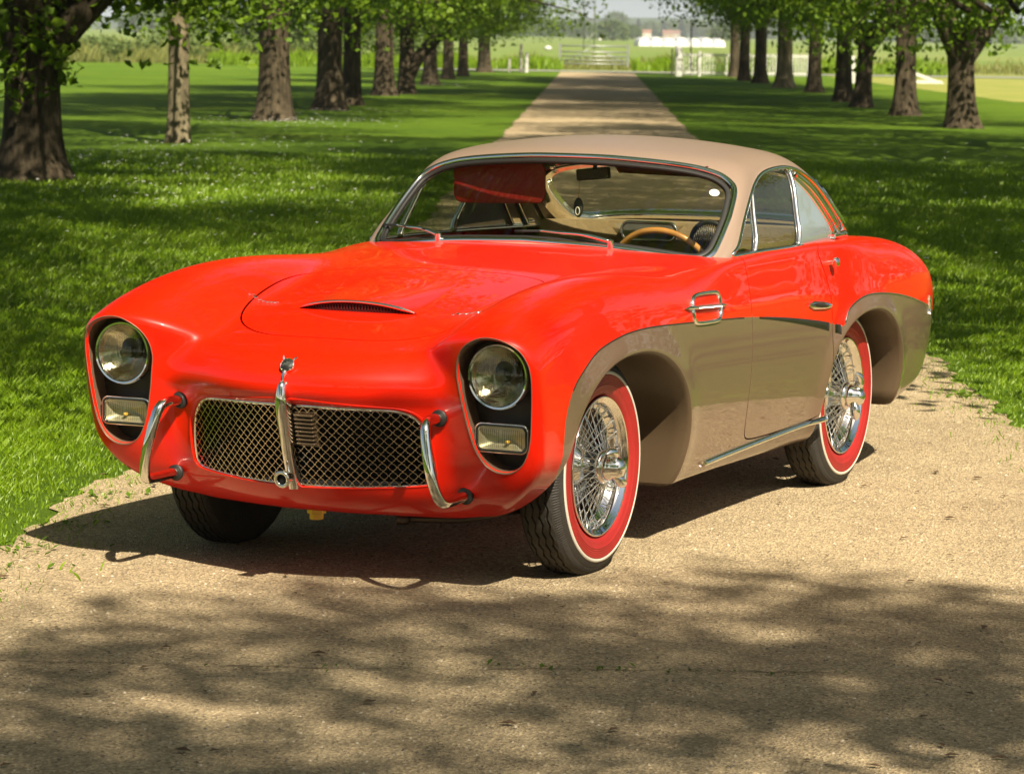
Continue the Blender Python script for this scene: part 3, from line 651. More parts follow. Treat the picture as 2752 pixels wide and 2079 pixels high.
for k, (x, y, sc_s, lab) in enumerate(((2.9, 304, .5, 'white sack lying in the field left of the farm gate'), (17.8, 700, .6, 'white sack in the far crop beside the lattice mast'), (26.3, 700, .6, 'white sack in the far crop midway between mast and polytunnels'))):
    m = MB(); m.lathe([(0, 0), (.55, .05), (.75, .35), (.6, .7), (.2, .85), (0, .86)], 12, 2); o = m.obj('sack', M_wpaint, None); o.location = (x, y, 0); o.scale = (sc_s,) * 3; tag(o, lab, 'sack')
# ------------------------------------------------------------------ summer haze
hzm, hnt, hout = new_mat('summer_haze'); pv = hnt.nodes.new('ShaderNodeVolumePrincipled')
pv.inputs['Color'].default_value = (.90, .95, 1, 1); pv.inputs['Density'].default_value = .00028; pv.inputs['Anisotropy'].default_value = .25
hnt.links.new(pv.outputs[0], hout.inputs['Volume'])
hz = MB().box((0, 1900, 13), (5200, 4300, 28.04)).obj('haze', hzm, None, smooth=False); tag(hz, kind='stuff')

# ================================================================== car body as smooth implicit surfaces
def spl(xs,ys):
    """natural cubic spline sampled into a table -> fast smooth lookup"""
    xs=np.asarray(xs,float);ys=np.asarray(ys,float)
    o=np.argsort(xs);xs=xs[o];ys=ys[o];n=len(xs);h=np.diff(xs)
    A=np.zeros((n,n));b=np.zeros(n);A[0,0]=A[-1,-1]=1
    for i in range(1,n-1):
        A[i,i-1]=h[i-1];A[i,i]=2*(h[i-1]+h[i]);A[i,i+1]=h[i]
        b[i]=6*((ys[i+1]-ys[i])/h[i]-(ys[i]-ys[i-1])/h[i-1])
    M=np.linalg.solve(A,b)
    t=np.linspace(xs[0],xs[-1],4000);k=np.clip(np.searchsorted(xs,t)-1,0,n-2)
    d0=t-xs[k];d1=xs[k+1]-t;H=h[k]
    v=(M[k]*d1**3+M[k+1]*d0**3)/(6*H)+(ys[k]/H-M[k]*H/6)*d1+(ys[k+1]/H-M[k+1]*H/6)*d0
    return lambda q:np.interp(q,t,v)
def smax(a,b,k):
    h=np.maximum(k-np.abs(a-b),0)/k
    return np.maximum(a,b)+h*h*h*k/6
def smin(a,b,k): return -smax(-a,-b,k)
def sstep(a,b,x):
    t=np.clip((x-a)/(b-a),0,1);return t*t*(3-2*t)

# ---------------- lower body -----------------
hc=spl([1.2,.95,.85,.76,.55,.37,.25,0,-.3,-.6,-.9,-1.2,-1.6,-2.0,-2.4,-2.8,-3.1,-3.3,-3.45,-3.7],
       [.45,.59,.645,.70,.762,.815,.842,.884,.924,.950,.971,.972,.965,.96,.955,.935,.885,.82,.75,.62])
cc=spl([1.2,.6,.2,-.4,-.9,-1.3,-2.2,-3.5],[.12,.10,.10,.10,.085,.05,.03,.12])
hf=spl([1.2,.9,.78,.70,.617,.48,.336,.04,-.27,-.6,-.9,-1.2,-1.5,-1.8,-2.1,-2.3,-2.5,-2.7,-2.9,-3.05,-3.2,-3.35,-3.6],
       [.59,.745,.796,.826,.856,.892,.918,.943,.940,.918,.885,.83,.78,.80,.87,.905,.915,.910,.885,.853,.81,.76,.63])
yf=spl([1.2,.7,.3,-.3,-1,-1.8,-2.3,-2.8,-3.6],[.62,.63,.63,.62,.62,.64,.665,.655,.62])
W=spl([1.2,.7,.45,0,-.5,-1.0,-1.5,-1.85,-2.05,-2.25,-2.5,-2.8,-3.0,-3.2,-3.6],
      [.785,.79,.79,.787,.776,.757,.75,.752,.765,.785,.79,.785,.775,.75,.66])
dz=spl([0,.15,.2,.3,.4,.5,.6,.7,.78,.85,.9,.95,1.0,1.1],[-.16,-.10,-.075,-.038,-.016,-.004,0,-.003,-.010,-.020,-.027,-.034,-.05,-.08])
nc=spl([0,.1,.15,.2,.25,.3,.36,.45,.55,.578,.605,.635,.665,.69,.74,.8,.9],[.2,.38,.48,.57,.645,.695,.725,.752,.770,.779,.795,.801,.793,.774,.722,.62,.4])
pn=spl([0,.1,.2,.3,.38,.45,.55,.65,.8,1.0],[0,.007,.028,.064,.10,.128,.17,.22,.34,.55])
xpod=spl([0,.15,.2,.25,.3,.35,.4,.5,.6,.7,.8,.86,.95],[.2,.36,.44,.52,.585,.622,.648,.678,.700,.720,.742,.752,.765])
bt=spl([1.2,.7,.6,.4,.2,-.5,-1.5,-2.4,-2.7,-3.0,-3.2,-3.4,-3.6],[.225,.225,.225,.21,.20,.205,.205,.23,.26,.31,.36,.45,.55])
xt=spl([0,.2,.3,.4,.5,.6,.7,.8,.9],[-2.98,-3.16,-3.27,-3.36,-3.43,-3.47,-3.48,-3.43,-3.33])
AF=(-.065,.33,.525,.375);AR=(-2.355,.33,.405,.35)
def arch_d(x,z,A):
    r=((np.abs(x-A[0])/A[2])**2.2+(np.maximum(z-A[1],0)/A[3])**2.2)**(1/2.2)
    return (r-1)*.42
def F(P):
    x,y,z=P[...,0],np.abs(P[...,1]),P[...,2]
    base=hc(x)-cc(x)*y*y-z*0
    # shallow power bulge on the bonnet
    w=sstep(.75,.35,x)*sstep(-1.05,-.75,x)
    f=hf(x)-2.0*(y-yf(x))**2
    top=smax(base,f,.075)
    T=z-top
    fl=.010*np.exp(-(np.clip(arch_d(x,z,AF),0,1)/.055)**2)+.010*np.exp(-(np.clip(arch_d(x,z,AR),0,1)/.05)**2)
    S=y-(W(x)+dz(z)+fl*sstep(.15,.35,z))
    nb=nc(z)-pn(y)
    pod=xpod(z)-1.6*(y-.65)**2
    N=x-smax(nb,pod,.08)
    R=xt(z)+.38*np.maximum(y-.2,0)**2-x
    B=bt(x)+2.5*np.maximum(y-.36,0)**3*sstep(.0,.35,x)-z
    f=smax(T,S,.12-.085*sstep(-.55,-1.05,x)*sstep(-2.5,-2.1,x))
    f=smax(f,N,.05)
    f=smax(f,R,.16)
    f=smax(f,B,.06)
    return f
# ---------------- cabin -----------------
zr=spl([-.8,-1.1,-1.28,-1.4,-1.6,-1.8,-2.0,-2.2,-2.4,-2.6,-2.8,-3.0,-3.2,-3.4],
       [1.10,1.205,1.268,1.297,1.320,1.325,1.308,1.262,1.180,1.075,.965,.84,.69,.54])
wsd=spl([.7,.9,.95,1.05,1.15,1.2,1.25,1.3,1.4],[.64,.690,.703,.682,.652,.634,.612,.585,.52])
tap=spl([-.5,-1.2,-1.8,-2.2,-2.5,-2.8,-3.1,-3.4],[.0,0,0,-.025,-.075,-.155,-.25,-.37])
def G(P):
    x,y,z=P[...,0],np.abs(P[...,1]),P[...,2]
    T=z-(zr(x)-.16*y*y)
    S=y-(wsd(z)+tap(x))
    Fw=x-(-.90-(z-.972)*1.35-.18*(y/.64)**2+.004)
    f=smax(T,S,.12+.12*sstep(-1.8,-2.4,x))
    f=smax(f,Fw*.6,.045)
    return smax(f,.80-z,.02)
def grad(fn,P,e=1e-3):
    g=np.empty_like(P)
    for i in range(3):
        d=np.zeros(3);d[i]=e
        g[...,i]=(fn(P+d)-fn(P-d))/(2*e)
    return g
def project(fn,P,n=4):
    for _ in range(n):
        g=grad(fn,P);P=P-(fn(P)/np.maximum((g*g).sum(-1),.05))[...,None]*g
    return P
def cast(fn,o,d,t0,t1,n=600):
    """first hit of the ray o+t d, t in t0..t1"""
    d=np.asarray(d,float);t=np.linspace(t0,t1,n)
    v=fn(o+t[:,None]*d)
    k=np.where((v[:-1]>0)&(v[1:]<=0))[0]
    if len(k)==0:return None
    a,b=t[k[0]],t[k[0]+1]
    for _ in range(30):
        m=(a+b)/2
        if fn((o+m*d)[None])[0]>0:a=m
        else:b=m
    return o+a*d
# ================================================================== the car
# surface nets + clipping give smooth panels with exact shut lines and openings
def surface_nets(fn, lo, hi, h):
    """half grid y>0 evaluated, mirrored; returns V, quads"""
    nx = int((hi[0] - lo[0]) / h) + 1; ny = int(hi[1] / h) + 1; nz = int((hi[2] - lo[2]) / h) + 1
    X = lo[0] + np.arange(nx) * h; Y = (np.arange(ny) + .5) * h; Zc = lo[2] + np.arange(nz) * h
    D = np.empty((nx, ny, nz))
    for i in range(nx):
        g = np.empty((ny, nz, 3)); g[..., 0] = X[i]; g[..., 1] = Y[:, None]; g[..., 2] = Zc[None, :]
        D[i] = fn(g)
    D = np.concatenate([D[:, ::-1], D], 1); Y = np.concatenate([-Y[::-1], Y])
    S = D < 0
    cnt = np.zeros([q - 1 for q in D.shape]); acc = np.zeros(cnt.shape + (3,))
    base = (X, Y, Zc)
    for ax in range(3):
        sl0 = [slice(None)] * 3; sl1 = [slice(None)] * 3; sl0[ax] = slice(0, -1); sl1[ax] = slice(1, None)
        d0, d1 = D[tuple(sl0)], D[tuple(sl1)]
        cr = S[tuple(sl0)] != S[tuple(sl1)]
        I = np.argwhere(cr); t = d0[cr] / (d0[cr] - d1[cr])
        P = np.stack([base[k][I[:, k]] for k in range(3)], 1); P[:, ax] += t * h
        o = [k for k in range(3) if k != ax]
        for a in (0, -1):
            for b in (0, -1):
                J = I.copy(); J[:, o[0]] += a; J[:, o[1]] += b
                ok = np.all((J >= 0) & (J < np.array(cnt.shape)), 1)
                np.add.at(cnt, tuple(J[ok].T), 1); np.add.at(acc, tuple(J[ok].T), P[ok])
    cells = np.argwhere(cnt > 0); idx = -np.ones(cnt.shape, int); idx[tuple(cells.T)] = np.arange(len(cells))
    V = acc[tuple(cells.T)] / cnt[tuple(cells.T)][:, None]
    quads = []
    for ax in range(3):
        sl0 = [slice(None)] * 3; sl1 = [slice(None)] * 3; sl0[ax] = slice(0, -1); sl1[ax] = slice(1, None)
        I = np.argwhere(S[tuple(sl0)] != S[tuple(sl1)])
        inside = S[tuple(I.T)]
        o1, o2 = [(1, 2), (2, 0), (0, 1)][ax]
        ok = (I[:, o1] > 0) & (I[:, o2] > 0) & (I[:, o1] < cnt.shape[o1]) & (I[:, o2] < cnt.shape[o2]); I = I[ok]; inside = inside[ok]
        def cell(a, b):
            J = I.copy(); J[:, o1] += a; J[:, o2] += b; return idx[tuple(J.T)]
        q = np.stack([cell(-1, -1), cell(0, -1), cell(0, 0), cell(-1, 0)], 1)
        q[~inside] = q[~inside][:, ::-1]
        quads.append(q)
    return V, np.concatenate(quads)

class Skin:
    def __init__(s, V, F): s.V = V; s.F = F           # F: list of tuples
    def split(s, fn):
        """cut along the zero line of the vertex field fn; returns (negative, positive)"""
        v = fn(s.V); v = np.where(np.abs(v) < 1e-7, 1e-7, v)
        V = list(s.V); cutv = {}; neg = []; pos = []
        sg = v > 0
        Farr = s.F
        for f in Farr:
            ps = [sg[i] for i in f]
            if all(ps): pos.append(f); continue
            if not any(ps): neg.append(f); continue
            A = []; B = []; n = len(f)
            for k in range(n):
                i, j = f[k], f[(k + 1) % n]
                (B if sg[i] else A).append(i)
                if sg[i] != sg[j]:
                    key = (i, j) if i < j else (j, i)
                    c = cutv.get(key)
                    if c is None:
                        t = v[i] / (v[i] - v[j]); c = len(V); V.append(s.V[i] * (1 - t) + s.V[j] * t); cutv[key] = c
                    A.append(c); B.append(c)
            if len(A) > 2: neg.append(tuple(A))
            if len(B) > 2: pos.append(tuple(B))
        V = np.array(V)
        return Skin(V, neg).clean(), Skin(V, pos).clean()
    def clean(s):
        if not s.F: return Skin(np.zeros((0, 3)), [])
        u = np.unique(np.concatenate([np.asarray(f) for f in s.F])); m = -np.ones(len(s.V), int); m[u] = np.arange(len(u))
        return Skin(s.V[u], [tuple(m[list(f)]) for f in s.F])
    def boundary(s):
        e = {}
        for f in s.F:
            for k in range(len(f)):
                a, b = f[k], f[(k + 1) % len(f)]
                if (b, a) in e: del e[(b, a)]
                else: e[(a, b)] = 1
        return list(e)

def lipped(sk, fn, depth=.012, inset=None, flip=False):
    """skin + inward turned edge; returns V, F, normals"""
    n = grad(fn, sk.V); n /= np.linalg.norm(n, axis=1)[:, None] + 1e-9
    V = sk.V; F = list(sk.F)
    be = sk.boundary()
    if depth > 0 and be:
        bv = sorted({a for e in be for a in e}); k = {a: i for i, a in enumerate(bv)}
        o = len(V); m = len(bv)
        top = V[bv] ; low = V[bv] - n[bv] * depth
        # outward direction of the rim wall
        wn = np.zeros((m, 3))
        for a, b in be:
            w = np.cross(V[b] - V[a], n[a]); w /= np.linalg.norm(w) + 1e-12
            wn[k[a]] += w; wn[k[b]] += w
        wn /= np.linalg.norm(wn, axis=1)[:, None] + 1e-9
        F += [(o + k[b], o + k[a], o + m + k[a], o + m + k[b]) for a, b in be]
        V = np.concatenate([V, top, low]); n = np.concatenate([n, wn, wn])
    return V, F, n

def poly_sd(poly):
    """signed distance to a closed polygon (negative inside)"""
    P = np.asarray(poly, float); Q = np.roll(P, -1, 0)
    def f(p):
        d = np.full(len(p), 1e9); ins = np.zeros(len(p), bool)
        for a, b in zip(P, Q):
            e = b - a; w = p - a
            t = np.clip((w @ e) / (e @ e + 1e-15), 0, 1); d = np.minimum(d, ((w - t[:, None] * e) ** 2).sum(1))
            c = (a[1] > p[:, 1]) != (b[1] > p[:, 1])
            xx = a[0] + (p[:, 1] - a[1]) * (b[0] - a[0]) / (b[1] - a[1] + 1e-15)
            ins ^= c & (p[:, 0] < xx)
        d = np.sqrt(d); return np.where(ins, -d, d)
    return f
def hull_field(poly, axes, mask=None, absy=True):
    sd = poly_sd(poly); P = np.asarray(poly); lo = P.min(0) - .12; hi = P.max(0) + .12
    def f(V):
        q = V.copy()
        if absy: q[:, 1] = np.abs(q[:, 1])
        p = q[:, axes]; out = np.full(len(V), .2)
        ok = np.all((p > lo) & (p < hi), 1)
        if mask is not None: ok &= mask(V)
        out[ok] = sd(p[ok]); return out
    return f
def on_x(fn, yz, x0, x1):
    """points of surface fn seen along the x axis from x0 towards x1"""
    return np.array([cast(fn, np.array([x0, y, z]), [1 if x1 > x0 else -1, 0, 0], 0, abs(x1 - x0), 300) for y, z in yz])
def on_y(fn, xz, y0=1.0):
    return np.array([cast(fn, np.array([x, y0, z]), [0, -1, 0], 0, y0 - .05, 300) for x, z in xz])
def on_z(fn, xy, z0=1.4):
    return np.array([cast(fn, np.array([x, y, z0]), [0, 0, -1], 0, 1.3, 300) for x, y in xy])
def nrm_of(fn, P):
    g = grad(fn, np.asarray(P)); return g / np.linalg.norm(g, axis=1)[:, None]
def mir(P): return np.asarray(P) * np.array([1, -1, 1])

# --- outlines measured in car space
RIM = catmull([(.634, .805), (.597, .795), (.559, .771), (.534, .735), (.525, .69), (.530, .645), (.541, .58), (.556, .515), (.573, .463), (.596, .424), (.626, .401), (.658, .394),
               (.691, .399), (.721, .420), (.741, .453), (.753, .494), (.761, .556), (.767, .634), (.768, .690), (.762, .730), (.744, .765), (.714, .788), (.676, .802)], 4, True)
GR = catmull([(0, .573), (.1, .572), (.2, .570), (.29, .567), (.335, .562), (.368, .548), (.390, .523), (.403, .49), (.413, .44), (.419, .385), (.418, .357), (.405, .341), (.378, .333), (.29, .326), (.17, .321), (0, .318)], 5)
GR = np.concatenate([GR, (GR * [-1, 1])[::-1][1:-1]])
_gd = GR - np.array([0, .445]); GRO = GR + _gd / np.linalg.norm(_gd, axis=1)[:, None] * (.014 + .010 * np.clip(_gd[:, 1:] / .12, -1, 1)) * 1.0
DOOR = catmull([(-1.150, .945), (-1.165, .89), (-1.176, .83), (-1.180, .72), (-1.176, .6), (-1.172, .47), (-1.180, .38), (-1.205, .318), (-1.26, .296), (-1.42, .290), (-1.72, .292), (-1.90, .302), (-1.965, .330), (-1.985, .39),
                (-1.988, .52), (-1.986, .63), (-1.984, .72), (-1.970, .78), (-1.94, .85), (-1.90, .92), (-1.90, 1.0), (-1.15, 1.0)], 3, True)
TAUPE_TOP = [(.487, .40), (.493, .47), (.489, .533), (.468, .589), (.418, .646), (.336, .694), (.259, .728), (.183, .747), (.073, .763), (-.041, .772), (-.216, .774), (-.522, .763), (-.854, .749), (-1.177, .732), (-1.462, .709),
             (-1.671, .688), (-1.858, .666), (-1.983, .648), (-2.068, .634), (-2.082, .640), (-2.108, .671), (-2.143, .698), (-2.219, .723), (-2.312, .735), (-2.432, .733), (-2.599, .720), (-2.77, .699), (-2.957, .667), (-3.074, .645), (-3.244, .609), (-3.7, .52)]
TAUPE_CURVE = np.concatenate([catmull(TAUPE_TOP[:19], 4), catmull(TAUPE_TOP[18:], 4)[1:]])
TAUPE = np.concatenate([TAUPE_CURVE, [(-3.7, -.2), (.30, -.2), (.43, .30)]])
BONNET = catmull([(.567, 0), (.562, .12), (.548, .20), (.515, .27), (.46, .335), (.40, .375), (.30, .402), (.15, .425), (0, .44), (-.12, .437), (-.205, .40), (-.25, .32), (-.262, .2), (-.266, 0)], 5)
BONNET = np.concatenate([BONNET, (BONNET * [1, -1])[::-1][1:-1]])
WS = catmull([(0, .981), (.2, .974), (.33, .966), (.47, .950), (.585, .934), (.625, .934), (.645, .952), (.648, .985), (.644, 1.05), (.638, 1.09), (.624, 1.147), (.605, 1.176), (.566, 1.202), (.52, 1.219), (.446, 1.235), (.32, 1.249), (.15, 1.260), (0, 1.262)], 5)
WS = np.concatenate([WS, (WS * [-1, 1])[::-1][1:-1]])
SIDEWIN = catmull([(-1.105, .945), (-1.15, .975), (-1.21, 1.022), (-1.30, 1.087), (-1.38, 1.14), (-1.45, 1.176), (-1.54, 1.205), (-1.65, 1.220), (-1.79, 1.225), (-1.90, 1.218), (-1.99, 1.204), (-2.11, 1.172), (-2.20, 1.133), (-2.285, 1.083), (-2.36, 1.030), (-2.43, .975), (-2.455, .945), (-2.42, .936), (-2.2, .936), (-1.75, .942), (-1.4, .945), (-1.2, .944)], 4, True)
REARWIN = catmull([(0, .985), (.25, .983), (.42, .974), (.53, .960), (.578, .968), (.592, 1.0), (.595, 1.06), (.583, 1.12), (.545, 1.17), (.46, 1.205), (.28, 1.226), (0, 1.236)], 5)
REARWIN = np.concatenate([REARWIN, (REARWIN * [-1, 1])[::-1][1:-1]])

# --- paints and metals
def car_paint(name, col, flake=0.0, coat=1.0):
    m, nt, out = new_mat(name)
    b = nt.nodes.new('ShaderNodeBsdfPrincipled')
    b.inputs['Base Color'].default_value = (*col, 1); b.inputs['Roughness'].default_value = .38; b.inputs['Metallic'].default_value = flake
    b.inputs['Coat Weight'].default_value = coat; b.inputs['Coat Roughness'].default_value = .012; b.inputs['Specular IOR Level'].default_value = .15
    tc = nt.nodes.new('ShaderNodeTexCoord'); n = nt.nodes.new('ShaderNodeTexNoise'); n.inputs['Scale'].default_value = 2.2; n.inputs['Detail'].default_value = 2
    bp = nt.nodes.new('ShaderNodeBump'); bp.inputs['Strength'].default_value = .02; bp.inputs['Distance'].default_value = .02
    nt.links.new(tc.outputs['Object'], n.inputs['Vector']); nt.links.new(n.outputs[0], bp.inputs['Height']); pass
    nt.links.new(b.outputs[0], out.inputs[0]); return m
M_red = car_paint('red_paint', (.64, .010, .0008), coat=.65)
M_taupe = car_paint('taupe_paint', (.190, .120, .080), .4)
M_roof = pbr('taupe_roof_paint', (.212, .150, .112), rough=.40, coat=.25, coat_rough=.25)
M_liner = pbr('shaded_liner_taupe', (.080, .053, .029), rough=.4)  # taupe body paint darkened, shade inside the arches put into the colour
M_chrome = pbr('chrome', (.86, .85, .82), rough=.04, metal=1, bump=(14, .015))
M_chrome_dull = pbr('worn_chrome', (.62, .60, .56), rough=.18, metal=1)
M_darkchrome = pbr('shaded_moulding', (.07, .06, .05), rough=.25, metal=.8)  # darkness of the shaded two-tone step put into the moulding's colour
M_brass = pbr('gilded_mesh', (.56, .48, .36), rough=.25, metal=1)
M_dark = pbr('dark_recess_brown', (.020, .014, .010), rough=.45)  # taupe lamp plates with recess shade put into the colour; also handle grips
M_black = pbr('black_rubber', (.012, .011, .010), rough=.55)
M_void = pbr('engine_bay_black', (.006, .006, .006), rough=.9)
M_tyre = pbr('tyre_rubber', (.024, .020, .015), rough=.72, bump=(60, .15), noise=(9, .25))
M_redwall = pbr('red_sidewall', (.27, .011, .009), rough=.5, noise=(20, .08))
M_white = pbr('white_sidewall', (.50, .46, .38), rough=.5)
M_tan = pbr('tan_leather', (.25, .175, .09), rough=.5, bump=(40, .2))
M_redtrim = pbr('red_leather', (.18, .007, .005), rough=.45, bump=(60, .15))
M_maroon = pbr('dark_red_leather', (.09, .008, .007), rough=.5, bump=(60, .15))
M_wood = pbr('varnished_wood', (.42, .19, .05), rough=.25, coat=1, noise=(14, .25))
M_glass = glass_mat('clear_glass', (.86, .88, .80))
M_sglass = glass_mat('side_glass', (.62, .66, .56))
M_skypane = pbr('sky_toned_pane', (.20, .235, .245), rough=.06, coat=.6, spec=.8)  # quarter panes: pale sky reflection put into the colour
M_lens = glass_mat('lamp_lens', (.86, .85, .76))
M_reflector = pbr('lamp_reflector', (.70, .68, .60), rough=.10, metal=1, bump=(24, .25))
M_amber = pbr('amber_bulb', (.75, .45, .06), rough=.2, coat=1)
M_brassplug = pbr('brass_plug', (.62, .36, .07), rough=.3, metal=1)
M_steel = pbr('grey_steel', (.22, .21, .19), rough=.4, metal=1)

CAR = bpy.data.objects.new('sports_car', None); COL.objects.link(CAR)
CAR.location = (-.3491, 10.3739, 0); CAR.rotation_euler = (0, 0, 4.277)
tag(CAR, 'red and taupe vintage coupe with wire wheels parked on the gravel drive', 'car')

# --- body skin
V0, Q0 = surface_nets(F, (-3.66, 0, .10), (.95, .90, 1.06), .0125)
V0 = project(F, V0, 3)
body = Skin(V0, [tuple(q) for q in Q0.tolist()])
_, body = body.split(lambda V: G(V) + .010)                                     # open under the cabin
body_in, body = body.split(hull_field(GRO, [1, 2], lambda V: V[:, 0] > .4, absy=False))
_, body = body.split(hull_field(RIM, [1, 2], lambda V: V[:, 0] > .45))
def arch_field(A):
    def f(V):
        d = arch_d(V[:, 0], V[:, 2], A); return np.where((np.abs(V[:, 1]) > .34) & (np.abs(V[:, 0] - A[0]) < 1), d, .2)
    return f
_, body = body.split(arch_field(AF)); _, body = body.split(arch_field(AR))
GAP = .0028
bon_f = hull_field(BONNET, [0, 1], lambda V: V[:, 2] > .62, absy=False)
bonnet, body = body.split(lambda V: bon_f(V) + 0); bonnet, _ = bonnet.split(lambda V: bon_f(V) + .003); _, body = body.split(lambda V: bon_f(V) - .003)
door_f = hull_field(DOOR, [0, 2], lambda V: np.abs(V[:, 1]) > .45)
door, body = body.split(door_f); door, _ = door.split(lambda V: door_f(V) + GAP); _, body = body.split(lambda V: door_f(V) - GAP)
taupe_f = hull_field(TAUPE, [0, 2], lambda V: np.abs(V[:, 1]) > .30)
def two_tone(sk, fn, name, parent, depth=.012):
    lo, up = sk.split(taupe_f)
    Vs = []; Fs = []; Ns = []; M = []
    be = None
    # lips only on the joint outline: weld both colours back together first
    n0 = 0
    for k, part in ((1, lo), (0, up)):
        if not part.F: continue
        n = grad(fn, part.V); n /= np.linalg.norm(n, axis=1)[:, None]
        Vs.append(part.V); Ns.append(n); Fs += [tuple(i + n0 for i in f) for f in part.F]; M += [k] * len(part.F); n0 += len(part.V)
    V, Fc, N = lipped(sk, fn, depth)
    m = len(sk.V)
    lipV = V[m:]; lipN = N[m:]; lipF = [tuple(i - m + n0 for i in f) for f in Fc[len(sk.F):]]
    if len(lipF):
        Vs.append(lipV); Ns.append(lipN)
        t = taupe_f(lipV); Fs += lipF; M += [1 if t[f[0] - n0] < 0 else 0 for f in lipF]
    me = mesh_from(name, np.concatenate(Vs), Fs, np.concatenate(Ns), True, M)
    return link(name, me, parent, [M_red, M_taupe])
two_tone(body, F, 'body_shell', CAR)
Vb, Fb, Nb = lipped(bonnet, F); BON = link('bonnet', mesh_from('bonnet', Vb, Fb, Nb), CAR, M_red)
dl, dr = door.split(lambda V: V[:, 1])      # dl: y<0 = right side
DR = two_tone(dl, F, 'door', CAR); DL = two_tone(dr, F, 'door', CAR)

# --- cabin skin: roof, glass
V1, Q1 = surface_nets(G, (-3.4, 0, .78), (-.80, .80, 1.40), .0125)
V1 = project(G, V1, 3)
cab = Skin(V1, [tuple(q) for q in Q1.tolist()])
_, cab = cab.split(lambda V: F(V) + .004)
_, cab = cab.split(lambda V: V[:, 2] - .83)
gx = lambda V: grad(G, V)
ws_f = hull_field(WS, [1, 2], lambda V: V[:, 0] > -1.45, absy=False)
sw_f = hull_field(SIDEWIN, [0, 2], lambda V: np.abs(V[:, 1]) > .45)
rw_f = hull_field(REARWIN, [1, 2], lambda V: V[:, 0] < -2.05, absy=False)
ws, cab = cab.split(ws_f); sw, cab = cab.split(sw_f); rw, cab = cab.split(rw_f)
Vc, Fc, Nc = lipped(cab, G, .03)
ROOF = link('roof', mesh_from('roof', Vc, Fc, Nc), CAR, M_roof)
def pane(sk, fn, off):
    n = grad(fn, sk.V); n /= np.linalg.norm(n, axis=1)[:, None]
    return sk.V - n * off, sk.F, n
def bead_prof(w, h): return [(-w, 0), (-w * .75, h * .75), (0, h), (w * .75, h * .75), (w, 0), (w, -.012), (-w, -.012)]
WSO = link('windscreen', mesh_from('windscreen', *pane(ws, G, .008)), CAR, M_glass)
p = on_x(G, WS, -.3, -2.0); n = nrm_of(G, p)
MB().strip(p, n, bead_prof(.011, .010), closed=True).obj('chrome_trim', M_chrome, WSO)
inn = on_x(G, [(q[0] * .972, 1.1 + (q[1] - 1.1) * .91) for q in WS], -.3, -2.0)
MB().strip(inn, nrm_of(G, inn), bead_prof(.009, .002), closed=True).obj('rubber_seal', M_black, WSO)
RWO = link('rear_window', mesh_from('rear_window', *pane(rw, G, .008)), CAR, M_glass)
p = on_x(G, REARWIN, -4.0, -1.5); n = nrm_of(G, p)
MB().strip(p, n, [(-.022, .010), (.022, .010), (.036, -.03), (-.036, -.03)], closed=True).obj('chrome_trim', M_chrome, RWO)
# side glazing: vent pane, door pane, quarter pane, chrome posts, broad chrome rear sweep
BPOST = [(-1.872, 1.215), (-1.84, 1.12), (-1.80, 1.03), (-1.766, .94)]
VPOST = [(-1.42, 1.16), (-1.39, 1.10), (-1.355, 1.02), (-1.32, .94)]
QREAR = catmull([(-1.885, 1.186), (-1.95, 1.155), (-2.02, 1.118), (-2.09, 1.073), (-2.15, 1.028), (-2.20, .985), (-2.232, .945)], 4)
def below_curve(c, sign=1):
    c = np.asarray(c); o = np.argsort(c[:, 1]); zc, xc = c[o, 1], c[o, 0]
    return lambda V: (V[:, 0] - np.interp(V[:, 2], zc, xc)) * sign
for side in (1, -1):
    part, _ = sw.split(lambda V: -V[:, 1] * side)
    front, rest = part.split(lambda V: -(below_curve(VPOST)(V)))
    front, rest = part.split(lambda V: below_curve(VPOST, -1)(V))
    doorp, rear = rest.split(lambda V: below_curve(BPOST, -1)(V))
    quart, sweep = rear.split(lambda V: below_curve(QREAR, -1)(V))
    root = link('side_window', mesh_from('side_window', *pane(doorp, G, .010)), CAR, M_sglass)
    link('vent_pane', mesh_from('vent_pane', *pane(front, G, .010)), root, M_sglass)
    link('quarter_pane', mesh_from('quarter_pane', *pane(quart, G, .006)), root, M_skypane)
    V_, F_, N_ = lipped(sweep, G, .0); V_ = V_ - N_ * .012
    link('chrome_sweep', mesh_from('chrome_sweep', V_, F_, N_), root, M_chrome)
    mm = (lambda P: P) if side > 0 else mir
    p = mm(on_y(G, SIDEWIN)); n = nrm_of(G, p)
    MB().strip(p, n, bead_prof(.0065, .006), closed=True).obj('chrome_trim', M_chrome, root)
    for nm, cv, w in (('b_post', BPOST, .0075), ('vent_post', VPOST, .007)):
        p = mm(on_y(G, catmull(cv, 4))); n = nrm_of(G, p)
        MB().strip(p - n * .008, n, bead_prof(w, .010)).obj(nm, M_chrome, root)
    p = mm(on_y(G, QREAR)); n = nrm_of(G, p)
    MB().strip(p - n * .008, n, bead_prof(.007, .010)).obj('quarter_trim', M_chrome, root)
    q2 = catmull([(-1.93, 1.200), (-2.04, 1.158), (-2.14, 1.105), (-2.23, 1.042), (-2.30, .985), (-2.335, .945)], 4)
    p = mm(on_y(G, q2)); n = nrm_of(G, p)
    MB().strip(p - n * .010, n, bead_prof(.010, .012)).obj('sweep_rib', M_chrome, root)
    # foot casting where the sweep meets the body
    p = mm(on_y(G, [(-2.2, .955), (-2.3, .955), (-2.40, .952), (-2.46, .950)])); n = nrm_of(G, p)
    MB().strip(p, n, bead_prof(.016, .014), scale=[.5, .9, 1.2, .6]).obj('sweep_foot', M_chrome, root)

